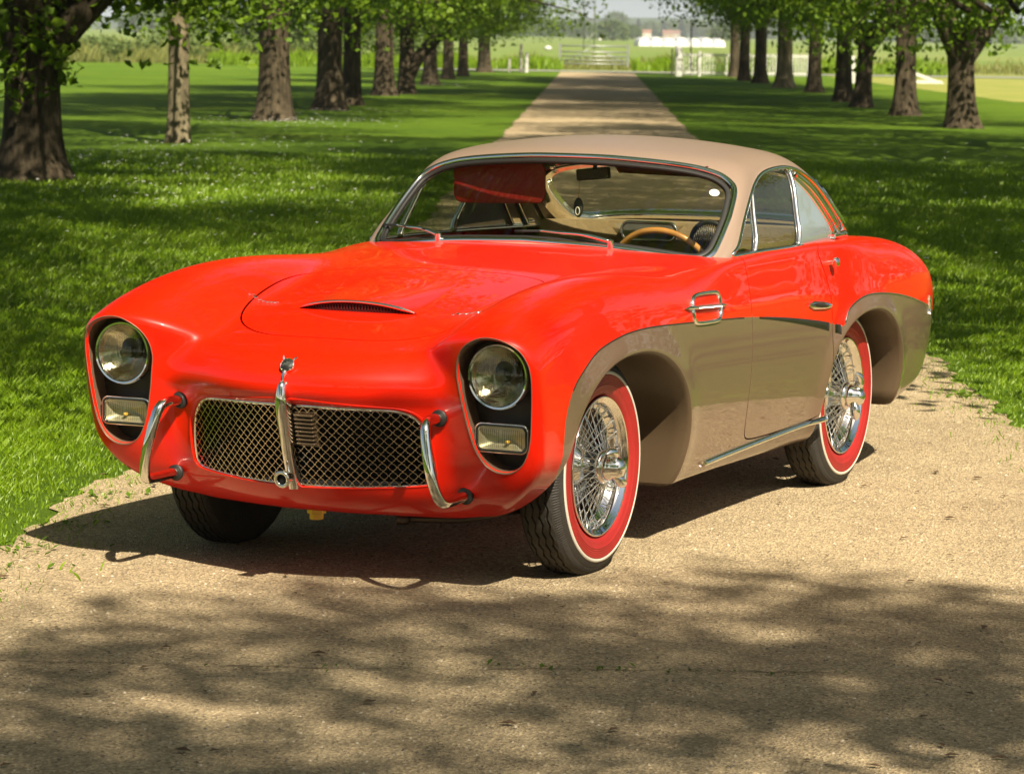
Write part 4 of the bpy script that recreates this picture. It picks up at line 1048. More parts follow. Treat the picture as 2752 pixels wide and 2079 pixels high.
# --- waist moulding, sill strip, body details on both flanks
for side in (1, -1):
    mm = (lambda P: P) if side > 0 else mir
    cv = TAUPE_CURVE[(TAUPE_CURVE[:, 0] < .46) & (TAUPE_CURVE[:, 0] > -2.06)][2:]
    i0 = np.argmax(cv[:, 0] < .45)
    cv = cv[i0:]
    for a, b in ((.6, -1.173), (-1.185, -1.978), (-1.995, -2.055)):
        c = cv[(cv[:, 0] < a) & (cv[:, 0] > b)]
        if len(c) < 2: continue
        w = .0025 + .0165 * np.clip((-1.15 - c[:, 0]) / .95, 0, 1) ** 1.1
        c = c - np.stack([0 * w, w * .8], 1)
        p = mm(on_y(F, c)); n = nrm_of(F, p)
        MB().strip(p, n, [(-1, .001), (-.8, .004), (.8, .004), (1, .001), (1, -.004), (-1, -.004)], scale=w).obj('waist_moulding', M_darkchrome, CAR)
    c = TAUPE_CURVE[(TAUPE_CURVE[:, 0] < -2.085)]
    c = c[c[:, 0] > -3.22]
    p = mm(on_y(F, c)); n = nrm_of(F, p)
    MB().strip(p, n, [(-.003, 0), (-.002, .003), (.002, .003), (.003, 0), (.003, -.003), (-.003, -.003)]).obj('rear_waist_moulding', M_chrome_dull, CAR)
    c = [(-.825 - .0305 * k, .257 + .0009 * k) for k in range(40)]
    p = mm(on_y(F, c)); n = nrm_of(F, p)
    MB().strip(p, n, [(-.011, 0), (-.009, .008), (-.003, .013), (.003, .013), (.009, .008), (.011, 0), (.011, -.004), (-.011, -.004)]).obj('sill_strip', M_chrome, CAR)
    # vent badge on the front wing: rounded chrome frame, cross bar with raised letters
    fr = catmull([(-.632, .842), (-.60, .825), (-.592, .79), (-.602, .765), (-.64, .752), (-.82, .747), (-.855, .757), (-.868, .782), (-.866, .815), (-.852, .835), (-.82, .842), (-.72, .845)], 4, True)
    p = mm(on_y(F, fr)); n = nrm_of(F, p)
    vb = MB().strip(p, n, bead_prof(.0075, .009), closed=True).obj('wing_badge', M_chrome, CAR)
    sk_in = on_y(F, [(-.61 - .024 * k, z) for k in range(11) for z in (.76, .835)])
    pts = mm(sk_in); nn = nrm_of(F, pts)
    c = [(-.515, .808), (-.55, .807), (-.60, .805), (-.73, .800), (-.86, .795), (-.90, .7935), (-.925, .7925)]
    p = mm(on_y(F, c)); n = nrm_of(F, p)
    MB().strip(p, n, bead_prof(.008, .014), scale=[.15, .9, .9, 1, .9, .9, .15]).obj('cross_bar', M_chrome, vb)
    lt = MB(); rl = random.Random(5)
    for k in range(11):
        cx = -.625 - k * .0215; q = mm(on_y(F, [(cx, .8047 - (k * .0215) * .04)]))[0]; nq = nrm_of(F, [q])[0]
        lt.box(q + nq * .0155, (.013, .004, .011 + .003 * rl.random()), Matrix.Rotation(.03 * rl.uniform(-1, 1), 4, 'Y'), bev=.001)
    lt.obj('lettering', M_chrome_dull, vb)
    # door handle, lock
    D = DL if side > 0 else DR
    c = [(-1.758, .732), (-1.80, .729), (-1.86, .7245), (-1.92, .720), (-1.972, .716)]
    p = mm(on_y(F, c)); n = nrm_of(F, p)
    h = MB().strip(p, n, bead_prof(.017, .012), scale=[.35, .95, 1.0, .95, .4]).obj('door_handle', M_chrome, D)
    MB().strip(p[1:4] + n[1:4] * .012, n[1:4], bead_prof(.010, .003), scale=[.5, 1, .5]).obj('handle_grip', M_dark, h)
    q = mm(on_y(F, [(-1.994, .872)]))[0]; nq = nrm_of(F, [q])[0]
    kb = MB(); kb.tube([q - nq * .005, q + nq * .010, q + nq * .022], [.010, .010, .008], 16); kb.tube([q + nq * .020, q + nq * .026, q + nq * .036, q + nq * .041], [.010, .017, .017, .008], 20)
    kb.obj('door_knob', M_chrome, CAR, auto=40)
    c = [(-3.142, .675), (-3.146, .655), (-3.149, .63), (-3.153, .60)]
    p = mm(on_y(F, c)); n = nrm_of(F, p)
    MB().strip(p, n, bead_prof(.007, .012), scale=[.25, 1, .6, .15]).obj('tail_flash', M_chrome, CAR)

# --- wheel arch liners and arch edge
for A in (AF, AR):
    th = np.linspace(0, np.pi, 41)
    e = 2 / 2.2
    arc = [(A[0] + A[2], zz) for zz in (.16, .22, .28)] + [(A[0] + A[2] * np.sign(np.cos(t)) * abs(np.cos(t)) ** e, A[1] + A[3] * abs(np.sin(t)) ** e) for t in th] + [(A[0] - A[2], zz) for zz in (.28, .22, .16)]
    if A is AF: arc = [(x, max(z, .36)) if x > .40 else (x, z) for x, z in arc][2:]
    arc = np.array([(x, max(z, float(bt(x)) + .012)) for x, z in arc])
    for side in (1, -1):
        out = []
        for x, z in arc:
            q = cast(F, np.array([x, 1.0, z]), [0, -1, 0], 0, .7, 300)
            out.append(q[1] if q is not None else np.nan)
        out = np.array(out); ok = ~np.isnan(out); out = np.interp(np.arange(len(out)), np.where(ok)[0], out[ok])
        rows = []; cx, cz = A[0], A[1] - .02
        for d, s in ((.0, 1.0), (.004, .985), (.016, .974), (.06, .97), (.14, .965), (.24, .95), (.30, .90), (.33, .80)):
            rows.append(np.stack([cx + (arc[:, 0] - cx) * s, out - d, np.where(arc[:, 1] > cz, cz + (arc[:, 1] - cz) * s, arc[:, 1])], 1))
        rows.append(np.stack([cx + (arc[:, 0] - cx) * .1, out * 0 + out.min() - .34, cz + (arc[:, 1] - cz) * .1], 1))
        Vl = np.concatenate(rows); K = len(arc)
        Fl = [(r * K + k, r * K + k + 1, (r + 1) * K + k + 1, (r + 1) * K + k) for r in range(len(rows) - 1) for k in range(K - 1)]
        if side < 0: Vl = mir(Vl)
        link('wheel_arch_liner', mesh_from('wheel_arch_liner', Vl, Fl), CAR, M_liner)

# --- grille: rolled lip, chrome surround, quatrefoil mesh, dark box
gp = on_x(F, GR, 1.4, .3); go = on_x(F, GRO, 1.4, .3); gn = nrm_of(F, go)
gc = np.array([0, .445])
def ring(scale_in, dx):
    d = GR - gc; L = np.linalg.norm(d, axis=1)[:, None]; q = gc + d * (1 - scale_in / L)
    return np.stack([gp[:, 0] - dx, q[:, 0], q[:, 1]], 1)
mixr = lambda t, dx: np.concatenate([(go[:, :1] * (1 - t) + gp[:, :1] * t) - dx, go[:, 1:] * (1 - t) + gp[:, 1:] * t], 1)
rows = [go + gn * .0005, mixr(.10, -.002), mixr(.35, -.002), mixr(.65, .002), mixr(.88, .007), ring(.0, .013), ring(.003, .022)]
K = len(GR); Vl = np.concatenate(rows)
Fl = [(r * K + k, r * K + (k + 1) % K, (r + 1) * K + (k + 1) % K, (r + 1) * K + k) for r in range(len(rows) - 1) for k in range(K)]
link('grille_lip', mesh_from('grille_lip', Vl, Fl), CAR, M_red)
p = ring(.002, .014)
MB().tube(p, .0062, 10, closed=True).obj('grille_surround', M_chrome, CAR)
GX = lambda y, z: float(np.interp(abs(y), [0, .1, .2, .3, .36, .42], [.745, .738, .715, .678, .650, .618])) - .0 + (z - .445) * .30
# quatrefoil plate: diamond cells with alternating round and cross shaped holes
pit = .0272
gm = MB(); sdg = poly_sd(GR); gv = []; gf = []
def hole(kind):
    P = []
    for k in range(16):
        a = 2 * np.pi * k / 16
        if kind == 0: r = .0098 + .0010 * np.cos(4 * a)
        else: r = .0096 + .0024 * np.cos(4 * a)
        P.append((r * np.cos(a), r * np.sin(a)))
    return np.array(P)
HOL = [hole(0), hole(1)]
dia = []
for k in range(16):
    a = 2 * np.pi * k / 16; r = pit / 2 / (abs(np.cos(a)) + abs(np.sin(a))); dia.append((r * np.cos(a), r * np.sin(a)))
dia = np.array(dia)
for i in range(-17, 18):
    for j in range(-12, 13):
        for k in (0, 1):
            cy, czz = (i + .5 * k) * pit, .445 + (j + .5 * k) * pit
            if sdg(np.array([[cy, czz]]))[0] > .012: continue
            o = len(gv)
            for q in (dia, HOL[k]):
                for (a, b) in q: gv.append((GX(cy + a, czz + b), cy + a, czz + b))
            for q in range(16):
                r = (q + 1) % 16; gf.append((o + q, o + r, o + 16 + r, o + 16 + q))
gsk, _ = Skin(np.array(gv), gf).split(lambda V: sdg(V[:, 1:]) + .004)
o = link('grille_mesh', mesh_from('grille_mesh', gsk.V, gsk.F, smooth=False), CAR, M_brass); o['kind'] = 'stuff'
md = o.modifiers.new('thickness', 'SOLIDIFY'); md.thickness = .002; md.offset = 0
rows = [ring(.0032, .023), ring(.006, .30)]
Vl = np.concatenate(rows + [np.array([[.40, 0, .445]])])
Fl = [(k, (k + 1) % K, K + (k + 1) % K, K + k) for k in range(K)] + [(K + k, K + (k + 1) % K, 2 * K) for k in range(K)]
link('radiator_box', mesh_from('radiator_box', Vl, Fl), CAR, M_void)
# centre blade with ring
bl = catmull([(.806, 0, .650), (.820, 0, .625), (.822, 0, .57), (.802, 0, .50), (.782, 0, .43), (.757, 0, .36), (.738, 0, .312)], 5)
hw = np.interp(np.linspace(0, 1, len(bl)), [0, .08, .3, .6, 1], [.002, .012, .0195, .017, .015])
bv = []; bf = []
for (x, y, z), w in zip(bl, hw):
    for a, b in ((-1, -.035), (-1, -.004), (-.55, .007), (0, .010), (.55, .007), (1, -.004), (1, -.035)): bv.append((x + b, a * w, z))
for r in range(len(bl) - 1):
    for k in range(6): bf.append((r * 7 + k, r * 7 + k + 1, (r + 1) * 7 + k + 1, (r + 1) * 7 + k))
bf += [tuple(range(7)), tuple((len(bl) - 1) * 7 + k for k in range(7))[::-1]]
GB = link('grille_bar', mesh_from('grille_bar', bv, bf), CAR, M_chrome); sharpen(GB.data, 50)
rg = MB(); a = np.linspace(0, 2 * np.pi, 33)[:-1]
rg.tube(np.stack([np.full(32, .806) + .004 * np.sin(a), .021 * np.cos(a), .350 + .021 * np.sin(a)], 1), .0065, 10, closed=True)
rg.tube([(.76, 0, .352), (.785, 0, .352), (.803, 0, .350)], [.016, .020, .020], 18, cap=False)
rg.obj('tow_ring', M_chrome, GB)
MB().lathe([(.0, .792), (.019, .792), (.019, .798), (0, .798)], 20, 0, (0, 0, .350)).obj('ring_core', M_void, GB)
oc = MB()
for k in range(8): oc.box((.752 + .003 * k, .055, .455 + .0125 * k), (.02, .062, .0065), bev=.002)
oc.box((.748, .055, .50), (.012, .070, .108), Matrix.Rotation(.25, 4, 'Y'))
oc.obj('oil_cooler', pbr('bronze_cooler', (.11, .075, .045), rough=.45, metal=.7), CAR, smooth=False)

# --- nose badge
q = on_x(F, [(0, .688)], 1.4, .3)[0]; nq = Vector((.84, 0, .54)); q = q + np.array([.010, 0, .004]); rotq = nq.to_track_quat('Z', 'Y').to_matrix().to_4x4()
bm4 = Matrix.Translation(q) @ rotq
def place(mb, M4):
    M3 = np.array(M4.to_3x3()); t = np.array(M4.translation)
    mb.V = [v @ M3.T + t for v in mb.V]; return mb
# find which local axis points to car +z
lx = rotq.to_3x3() @ Vector((1, 0, 0)); ly = rotq.to_3x3() @ Vector((0, 1, 0))
ang = math.atan2(-(lx.z), ly.z)
bm4 = bm4 @ Matrix.Rotation(math.atan2(lx.z, ly.z) * -1, 4, 'Z')
b0 = MB().lathe([(0, -.002), (.0235, -.002), (.0235, .004), (.021, .006), (.019, .004), (0, .004)], 36, 2)
b0.tube([(-.015, .015, 0), (-.018, .025, .004), (-.019, .030, .005)], [.004, .003, .0015], 8); b0.tube([(.015, .015, 0), (.023, .023, .004), (.030, .027, .006)], [.004, .0045, .002], 8)
b0.tube([(0, -.022, .001), (0, -.035, .003), (0, -.052, .0)], [.008, .006, .0015], 8)
BD = place(b0, bm4).obj('nose_badge', M_chrome, CAR, auto=40)
place(MB().lathe([(0, .0045), (.0188, .0045), (.0188, .003)], 32, 2), bm4).obj('badge_field', M_black, BD)
hs = MB(); ho = [(-.013, -.004), (-.006, -.001), (.0, -.003), (.006, -.001), (.013, .002), (.015, .008), (.010, .006), (.006, .008), (.008, .013), (.002, .010), (-.004, .013), (-.003, .006), (-.009, .006), (-.014, .002)]
hs.add([(x, y, .0052) for x, y in ho], [tuple(range(len(ho)))])
place(hs, bm4).obj('badge_emblem', pbr('pale_gold', (.62, .55, .38), rough=.3, metal=1), BD, smooth=False)

# --- bonnet scoop and scripts
sv = []; sf = []; NU, NV = 41, 26
for i in range(NU):
    u = -1 + 2 * i / (NU - 1)
    for j in range(NV):
        v = j / (NV - 1)
        y = .212 * u * (1 - .25 * v) - .012 * (1 - abs(u)) * 0; x = .352 - .028 * u * u - .50 * v
        sv.append((x, y, 0.0, u, v))
sv = np.array(sv); base = on_z(F, sv[:, :2])
hgt = .034 * (1 - np.abs(sv[:, 3]) ** 2.2) * (1 - sv[:, 4]) ** 1.8 * (1 - .12 * sv[:, 4]) - .003 * (np.abs(sv[:, 3]) > .96) - .0025 * sv[:, 4]
SV = base + np.stack([0 * hgt, 0 * hgt, hgt + .0016], 1)
SF = [(i * NV + j, (i + 1) * NV + j, (i + 1) * NV + j + 1, i * NV + j + 1) for i in range(NU - 1) for j in range(NV - 1)]
SC = link('bonnet_scoop', mesh_from('bonnet_scoop', SV, SF), BON, M_red)
lip = SV.reshape(NU, NV, 3)[:, 0]
MB().tube(lip[1:-1] + np.array([.002, 0, 0]), np.interp(np.linspace(-1, 1, NU - 2), [-1, -.8, 0, .8, 1], [.002, .0045, .004, .006, .0025]), 8).obj('scoop_lip', M_chrome, SC)
low = base.reshape(NU, NV, 3)[:, 0] + np.array([0, 0, .001]); fv = np.concatenate([lip - [.006, 0, .001], low - [.012, 0, 0]]); ff = [(k, k + 1, NU + k + 1, NU + k) for k in range(NU - 1)]
link('scoop_back', mesh_from('scoop_back', fv, ff), SC, M_void)
gm = MB()
for k in range(2, NU - 2):
    for s_ in (-1, 1):
        a = low[k] - [.004, 0, 0]; b = lip[min(max(k + s_ * 1, 1), NU - 2)] - [.004, 0, .001]
        gm.tube([a, b], .0011, 4, cap=False)
tag(gm.obj('scoop_mesh', pbr('dark_red_mesh', (.10, .006, .005), rough=.4, metal=.3), SC), kind='stuff')
for side in (1, -1):
    t = np.linspace(0, 1, 60)
    xy = np.stack([.272 - .085 * (1 - t) * 0 + (-.02 if side > 0 else -.02) * t, .372 * side + (t - .5) * .115], 1)
    wob = np.sin(t * 2 * np.pi * 7) * .008 * np.interp(t, [0, .08, .2, 1], [1.6, 1.5, .8, .7])
    pts = on_z(F, np.stack([xy[:, 0] + wob - .10 * (t - .5) * side * .4, xy[:, 1]], 1)) + np.array([0, 0, .003])
    MB().tube(pts, .0022, 6).obj('bonnet_script', M_chrome, BON)

# --- lamps
rimp = on_x(F, RIM, 1.4, .2)
for side in (1, -1):
    sg = np.array([1, side, 1])
    K = len(RIM); c = np.array([.652, .60])
    inw = lambda s_, x: np.stack([x, c[0] + (RIM[:, 0] - c[0]) * s_, c[1] + (RIM[:, 1] - c[1]) * s_], 1)
    xb = .600 + (RIM[:, 1] - .6) * .16
    rows = [rimp + nrm_of(F, rimp) * .001, inw(.985, rimp[:, 0] - .004), inw(.97, rimp[:, 0] * .5 + xb * .5), inw(.95, xb)]
    Vl = np.concatenate(rows); Fl = [(r * K + k, r * K + (k + 1) % K, (r + 1) * K + (k + 1) % K, (r + 1) * K + k) for r in range(3) for k in range(K)]
    Vl = Vl * sg
    POD = link('lamp_recess', mesh_from('lamp_recess', Vl, Fl), CAR, M_taupe)
    Vp = np.concatenate([inw(.95, xb), [[.600, c[0], c[1]]]]) * sg
    link('back_plate', mesh_from('back_plate', Vp, [(k, (k + 1) % K, K) for k in range(K)]), POD, M_dark)
    p = rimp * sg
    MB().tube(p, .0018, 6, closed=True).obj('rim_bead', M_taupe, POD)
    hl = MB().lathe([(.101, -.075), (.1015, -.012), (.1005, -.002), (.096, .004), (.091, .003), (.088, -.004)], 56, 0, (.668, .649 * side, .685)).obj('headlight', M_chrome, CAR, auto=50)
    dome = [(.0895 * math.sin(t), -.004 + .030 * (math.cos(t) - math.cos(1.15)) / (1 - math.cos(1.15))) for t in np.linspace(0, 1.15, 12)]
    dome = [(r / math.sin(1.15), z) for r, z in dome]
    MB().lathe(dome, 56, 0, (.668, .649 * side, .685)).obj('lens', M_lens, hl)
    fl = MB()
    for k in range(-13, 14):
        yy = k * .006; hh = math.sqrt(max(.084 ** 2 - yy ** 2, 0))
        for z0, z1 in ((.010, min(.055, hh * .75)), (-min(.070, hh * .85), -.022)):
            if z1 - z0 > .01: fl.tube([(.684 - 2.4 * yy * yy, .649 * side + yy, .685 + z0), (.686 - 2.4 * yy * yy, .649 * side + yy, .685 + (z0 + z1) / 2), (.683 - 2.4 * yy * yy, .649 * side + yy, .685 + z1)], .0013, 5, cap=False)
    tag(fl.obj('lens_flutes', M_lens, hl), kind='stuff')
    bowl = [(.088 * t, -.060 + .056 * t * t) for t in np.linspace(0.02, 1, 14)]
    MB().lathe(bowl, 48, 0, (.668, .649 * side, .685)).obj('reflector', M_reflector, hl)
    MB().tube([(.61, .649 * side, .685), (.645, .649 * side, .685), (.662, .649 * side, .685), (.666, .649 * side, .685)], [.016, .016, .013, .004], 14).obj('bulb_shield', M_steel, hl)
    # fog lamp: rounded rectangular frame
    fc = np.array([.640, .6515, .499])
    def rr(w, h, r, n=6):
        P = []
        for cx, cz, a0 in ((w - r, h - r, 0), (-(w - r), h - r, 90), (-(w - r), -(h - r), 180), (w - r, -(h - r), 270)):
            for k in range(n + 1):
                a = R_(a0 + 90 * k / n); P.append((cx + r * math.cos(a), cz + r * math.sin(a)))
        return np.array(P)
    def loft(rws, mat, name, par, cap=False):
        Kk = len(rws[0]); Vv = np.concatenate(rws); Ff = [(r * Kk + k, r * Kk + (k + 1) % Kk, (r + 1) * Kk + (k + 1) % Kk, (r + 1) * Kk + k) for r in range(len(rws) - 1) for k in range(Kk)]
        if cap: Ff.append(tuple((len(rws) - 1) * Kk + k for k in range(Kk)))
        return link(name, mesh_from(name, Vv * sg, Ff), par, mat)
    def rw_(w, h, r, x): q = rr(w, h, r); return np.stack([np.full(len(q), fc[0] + x) - 1.2 * q[:, 0] ** 2 * 0, fc[1] + q[:, 0], fc[2] + q[:, 1]], 1)
    fg = loft([rw_(.086, .0435, .022, -.055), rw_(.089, .0455, .022, -.008), rw_(.088, .0445, .022, .002), rw_(.083, .040, .020, .004), rw_(.079, .036, .018, -.004)], M_chrome, 'fog_lamp', CAR)
    loft([rw_(.084, .041, .02, .0045), rw_(.081, .038, .019, .0062), rw_(.078, .035, .018, .0045)], M_black, 'gasket', fg)
    loft([rw_(.078, .035, .018, .002), rw_(.070, .029, .015, .008), rw_(.045, .018, .01, .011), rw_(.01, .004, .003, .012)], M_lens, 'lens', fg, True)
    loft([rw_(.078, .035, .018, -.004), rw_(.06, .026, .012, -.022), rw_(.03, .012, .008, -.034), rw_(.004, .002, .001, -.038)], pbr('fog_reflector', (.62, .60, .52), rough=.42, metal=.7) if side > 0 else bpy.data.materials['fog_reflector'], 'reflector', fg, True)
    rb = MB()
    for k in range(-10, 11):
        if k == 0: continue
        yy = k * .0068; rb.tube([(fc[0] + .007 - .5 * yy * yy, (fc[1] + yy) * side, fc[2] - .027), (fc[0] + .0105 - .7 * yy * yy, (fc[1] + yy) * side, fc[2]), (fc[0] + .007 - .5 * yy * yy, (fc[1] + yy) * side, fc[2] + .027)], .0014, 5, cap=False)
    tag(rb.obj('lens_ribs', M_lens, fg), kind='stuff')
    MB().tube([(fc[0] - .025, (fc[1] + .012) * side, fc[2] - .012), (fc[0] - .008, (fc[1] + .012) * side, fc[2] - .012)], [.006, .005], 10).obj('bulb', M_amber, fg)

# --- bumper hoops
for side in (1, -1):
    sg = np.array([1, side, 1])
    path = catmull(np.array([(.60, .447, .547), (.66, .449, .548), (.722, .452, .548), (.756, .457, .536), (.772, .464, .505), (.783, .478, .44), (.782, .492, .38), (.768, .504, .330), (.745, .511, .309), (.70, .511, .306), (.62, .508, .308), (.52, .505, .310)]), 6) * sg
    BH = MB().tube(path, .0165, 16).obj('bumper_hoop', M_chrome, CAR)
    for pos in ((.651, .449, .548), (.580, .506, .309)):
        a = np.linspace(0, 2 * np.pi, 25)[:-1]
        q = np.array(pos) * sg
        MB().tube(np.stack([q[0] + 0 * a, q[1] + .0195 * np.cos(a), q[2] + .0195 * np.sin(a)], 1), .008, 8, closed=True).obj('grommet', M_black, BH)

# --- wipers
def on_glass(y, z, lift): 
    q = on_x(G, [(y, z)], -.3, -2.0)[0]; return q + nrm_of(G, [q])[0] * lift
for pv, el, tip in (((-.935, .318, .970), (.12, .997), (-.045, 1.001)), ((-.940, -.345, .968), (-.50, .988), (-.645, .992))):
    pv = np.array(pv)
    hub = MB().tube([pv + [0, 0, -.02], pv + [.006, 0, .008], pv + [.008, 0, .022], pv + [.008, 0, .026]], [.013, .012, .011, .005], 14)
    wp = hub.obj('wiper', M_chrome, CAR, auto=40)
    a = pv + [.010, 0, .018]; b = on_glass(*el, .018); t = on_glass(*tip, .016)
    MB().tube(catmull([a, (a + b) / 2 + [0.006, 0, .008], b, (b * .6 + t * .4) + [.004, 0, .004]], 5), [.0075] * 5 + [.006] * 5 + [.0045] * 6, 8).obj('arm', M_chrome, wp)
    bl_ = [on_glass(el[0] * (1 - s_) + tip[0] * s_ + (.10 if tip[0] > -.3 else .06) * (1 - s_), el[1] * (1 - s_) + tip[1] * s_ + .006 * math.sin(s_ * math.pi), .010) for s_ in np.linspace(0, 1, 9)]
    MB().tube(bl_, .0055, 6).obj('blade', M_black, wp)

# --- wheels
WR = .3462
def make_wheel():
    root = bpy.data.objects.new('wheel', None); COL.objects.link(root); root.parent = CAR
    # tyre tread: ribs with zig-zag grooves, serrated shoulders
    n = 480; cols = []
    tri = lambda t: abs((t % 1) * 2 - 1) * 2 - 1
    gro = (-.036, -.012, .012, .036)
    def tread_col(y0, r, z=0.): return (y0, r, z)
    prof = [(-.050, .3395, 'sL'), (-.0490, .3425, 0)]
    for g in gro: prof += [(g - .0042, .3462, 1), (g - .0026, .3385, 1), (g + .0026, .3385, 1), (g + .0042, .3462, 1)]
    prof += [(.0490, .3425, 0), (.0520, .3395, 0)]
    sh = [(.0520, .3395), (.0600, .3345), (.0660, .3265), (.0700, .318)]
    V = []; P = len(prof)
    full = [(a, b, c) for a, b, c in prof] + [(y, r, 'x') for y, r in sh]
    full = [(-.066, .3265, 'x'), (-.060, .3345, 'x')] + full
    for i in range(n):
        a = 2 * np.pi * i / n
        for (y, r, c) in full:
            if c == 1: y = y + .0042 * tri(i / 12.0)
            if c == 'x' and (i % 2) and r < .336: r -= .0030
            V.append((r * math.cos(a), y, r * math.sin(a)))
    K = len(full)
    Fc = [(i * K + k, i * K + k + 1, ((i + 1) % n) * K + k + 1, ((i + 1) % n) * K + k) for i in range(n) for k in range(K - 1)]
    gi = {2 + 2 + 4 * q + 1 for q in range(4)}          # groove floors carry dust
    mi = [1 if (k in gi) else 0 for i in range(n) for k in range(K - 1)]
    tr = link('tyre', mesh_from('tyre', V, Fc, smooth=False, midx=mi), root, [M_tyre, pbr('groove_dust', (.085, .060, .030), rough=.9)])
    side = MB().lathe([(.318, .0700), (.312, .0735), (.3065, .0765), (.3018, .0782)], 96, 1).lathe([(.205, -.055), (.25, -.078), (.30, -.076), (.3265, -.066)], 96, 1)
    side.obj('sidewall', M_tyre, root)
    MB().lathe([(.3020, .0778), (.3012, .0802), (.2920, .0818), (.2910, .0800)], 96, 1).obj('white_line', M_white, root)
    rp = [(.2912, .0795)]
    for k in range(5): r0 = .286 - k * .0070; rp += [(r0 + .002, .0815 - .0002 * k), (r0 - .0012, .0822 - .0006 * k), (r0 - .0035, .0800 - .0006 * k)]
    rp += [(.2440, .0775), (.2330, .0715), (.2240, .0640), (.2180, .058)]
    MB().lathe(rp, 96, 1).obj('red_wall', M_redwall, root)
    rim = MB().lathe([(.2150, .058), (.2195, .0655), (.2222, .0690), (.2215, .0725), (.2185, .0735), (.2140, .0705), (.2080, .0640), (.2020, .0610), (.1985, .0560), (.1965, .0440), (.1940, .0330), (.1830, .0270), (.1800, .0150), (.1800, -.0150), (.1900, -.03), (.2000, -.05), (.215, -.06)], 96, 1)
    rim.obj('rim', M_chrome, root)
    sp = MB(); ns = 20
    for k in range(ns):
        a = 2 * np.pi * k / ns
        for (da, hr, hy, rr_, ry) in ((.42, .048, .080, .1800, .020), (-.42, .048, .076, .1800, .010), (.20, .060, .0, .1965, .047), (-.20, .060, -.004, .1965, .050)):
            s0 = (hr * math.cos(a), hy, hr * math.sin(a)); s1 = (rr_ * math.cos(a + da), ry, rr_ * math.sin(a + da))
            m_ = [s0[q] * .12 + s1[q] * .88 for q in range(3)]
            sp.tube([s0, m_, s1], [.0014, .0014, .0027], 6, cap=False)
    tag(sp.obj('spokes', M_chrome, root), kind='stuff')
    hb = MB().lathe([(.070, -.012), (.066, .0), (.050, .010), (.044, .03), (.044, .065), (.052, .072), (.052, .084), (.046, .090), (.030, .092)], 40, 1)
    hb.obj('hub', M_chrome, root, auto=45)
    kn = MB().lathe([(.044, .088), (.045, .098), (.040, .108), (.034, .118), (.032, .135), (.026, .146), (.012, .152), (.0, .153)], 40, 1)
    for a0 in (R_(100), R_(280)):
        P0 = []
        for t in np.linspace(0, 1, 8):
            r = .028 + .060 * t; a = a0 - .55 * t * t; P0.append((r * math.cos(a), .112 + .014 * math.sin(t * 2.6), r * math.sin(a)))
        kn.tube(P0, np.array([.016, .017, .018, .018, .017, .016, .013, .006]), 12)
    kn.obj('knock_off', M_chrome, root, auto=60)
    dr = MB().lathe([(0, -.03), (.125, -.03), (.135, -.026), (.135, -.06)], 40, 1)
    dr.obj('brake_drum', pbr('drum_alloy', (.16, .15, .14), rough=.3, metal=1), root, auto=40)
    return root
wh = make_wheel()
WHEELS = [(0, .626, 0, R_(35)), (-2.34, .618, 0, R_(-20)), (0, -.626, math.pi, R_(10)), (-2.34, -.618, math.pi, R_(70))]
def wheel_copy(o, parent):
    c = o.copy(); COL.objects.link(c); c.parent = parent
    for ch in list(o.children):
        d = ch.copy(); COL.objects.link(d); d.parent = c
    return c
for k, (x, y, rz, roll) in enumerate(WHEELS):
    w = wh if k == 0 else wheel_copy(wh, CAR)
    w.location = (x, y, WR - .002)
    w.rotation_euler = (Matrix.Rotation(rz, 4, 'Z') @ Matrix.Rotation(roll, 4, 'Y')).to_euler()

# --- underside
ub = MB(); ub.box((-2.4, 0, .30), (.8, .60, .10)); ub.box((.0, 0, .30), (.9, .56, .12)); ub.box((-.1, 0, .345), (.07, 1.2, .06)); ub.box((-2.34, 0, .345), (.07, 1.2, .06))
tag(ub.obj('underbody', M_void, CAR, smooth=False), kind='stuff')
st = MB().tube([(.36, .18, .185), (.30, .36, .188), (.22, .56, .23)], .012, 10).tube([(.365, .165, .183), (.35, .20, .185)], .018, 12)
st.obj('steering_rod', pbr('dark_rod', (.07, .055, .045), rough=.4, metal=.8), CAR)
MB().lathe([(0, .168), (.022, .168), (.022, .185), (.030, .187), (.030, .20)], 6, 2, (.40, -.10, 0)).obj('drain_plug', M_brassplug, CAR, smooth=False)
# ------------------------------------------------------------------ cabin fittings
def curved_wall(ys, zs, xf):
    V = [(xf(y, z), y, z) for z in zs for y in ys]; n = len(ys)
    return V, [(r * n + k, r * n + k + 1, (r + 1) * n + k + 1, (r + 1) * n + k) for r in range(len(zs) - 1) for k in range(n - 1)]
bx = lambda y, z: -2.50 + .42 * max(0, abs(y) - .28) ** 2 * 1.6 + (z - .9) * -.12
BK = link('rear_bulkhead', mesh_from('rear_bulkhead', *curved_wall(np.linspace(-.63, .63, 31), [.35, .6, .85, .935, .955, .962], bx)), CAR, M_tan)
ps = [(bx(y, .962), y, .962) for y in np.linspace(-.63, .63, 31)] + [(-2.80, y * .8, .955) for y in np.linspace(-.63, .63, 31)]
link('parcel_shelf', mesh_from('parcel_shelf', ps, [(k, k + 1, 31 + k + 1, 31 + k) for k in range(30)]), CAR, M_tan)
def rrect(w, h, r, n=6):
    P = []
    for cx, cz, a0 in ((w - r, h - r, 0), (-(w - r), h - r, 90), (-(w - r), -(h - r), 180), (w - r, -(h - r), 270)):
        for k in range(n + 1):
            a = R_(a0 + 90 * k / n); P.append((cx + r * math.cos(a), cz + r * math.sin(a)))
    return np.array(P)
vc = (-.19, .925); q = rrect(.115, .034, .03)
MB().tube([(bx(vc[0] + a, vc[1] + b) + .012, vc[0] + a, vc[1] + b) for a, b in q], .008, 8, closed=True).obj('vent_frame', M_chrome, BK)
vm = MB()
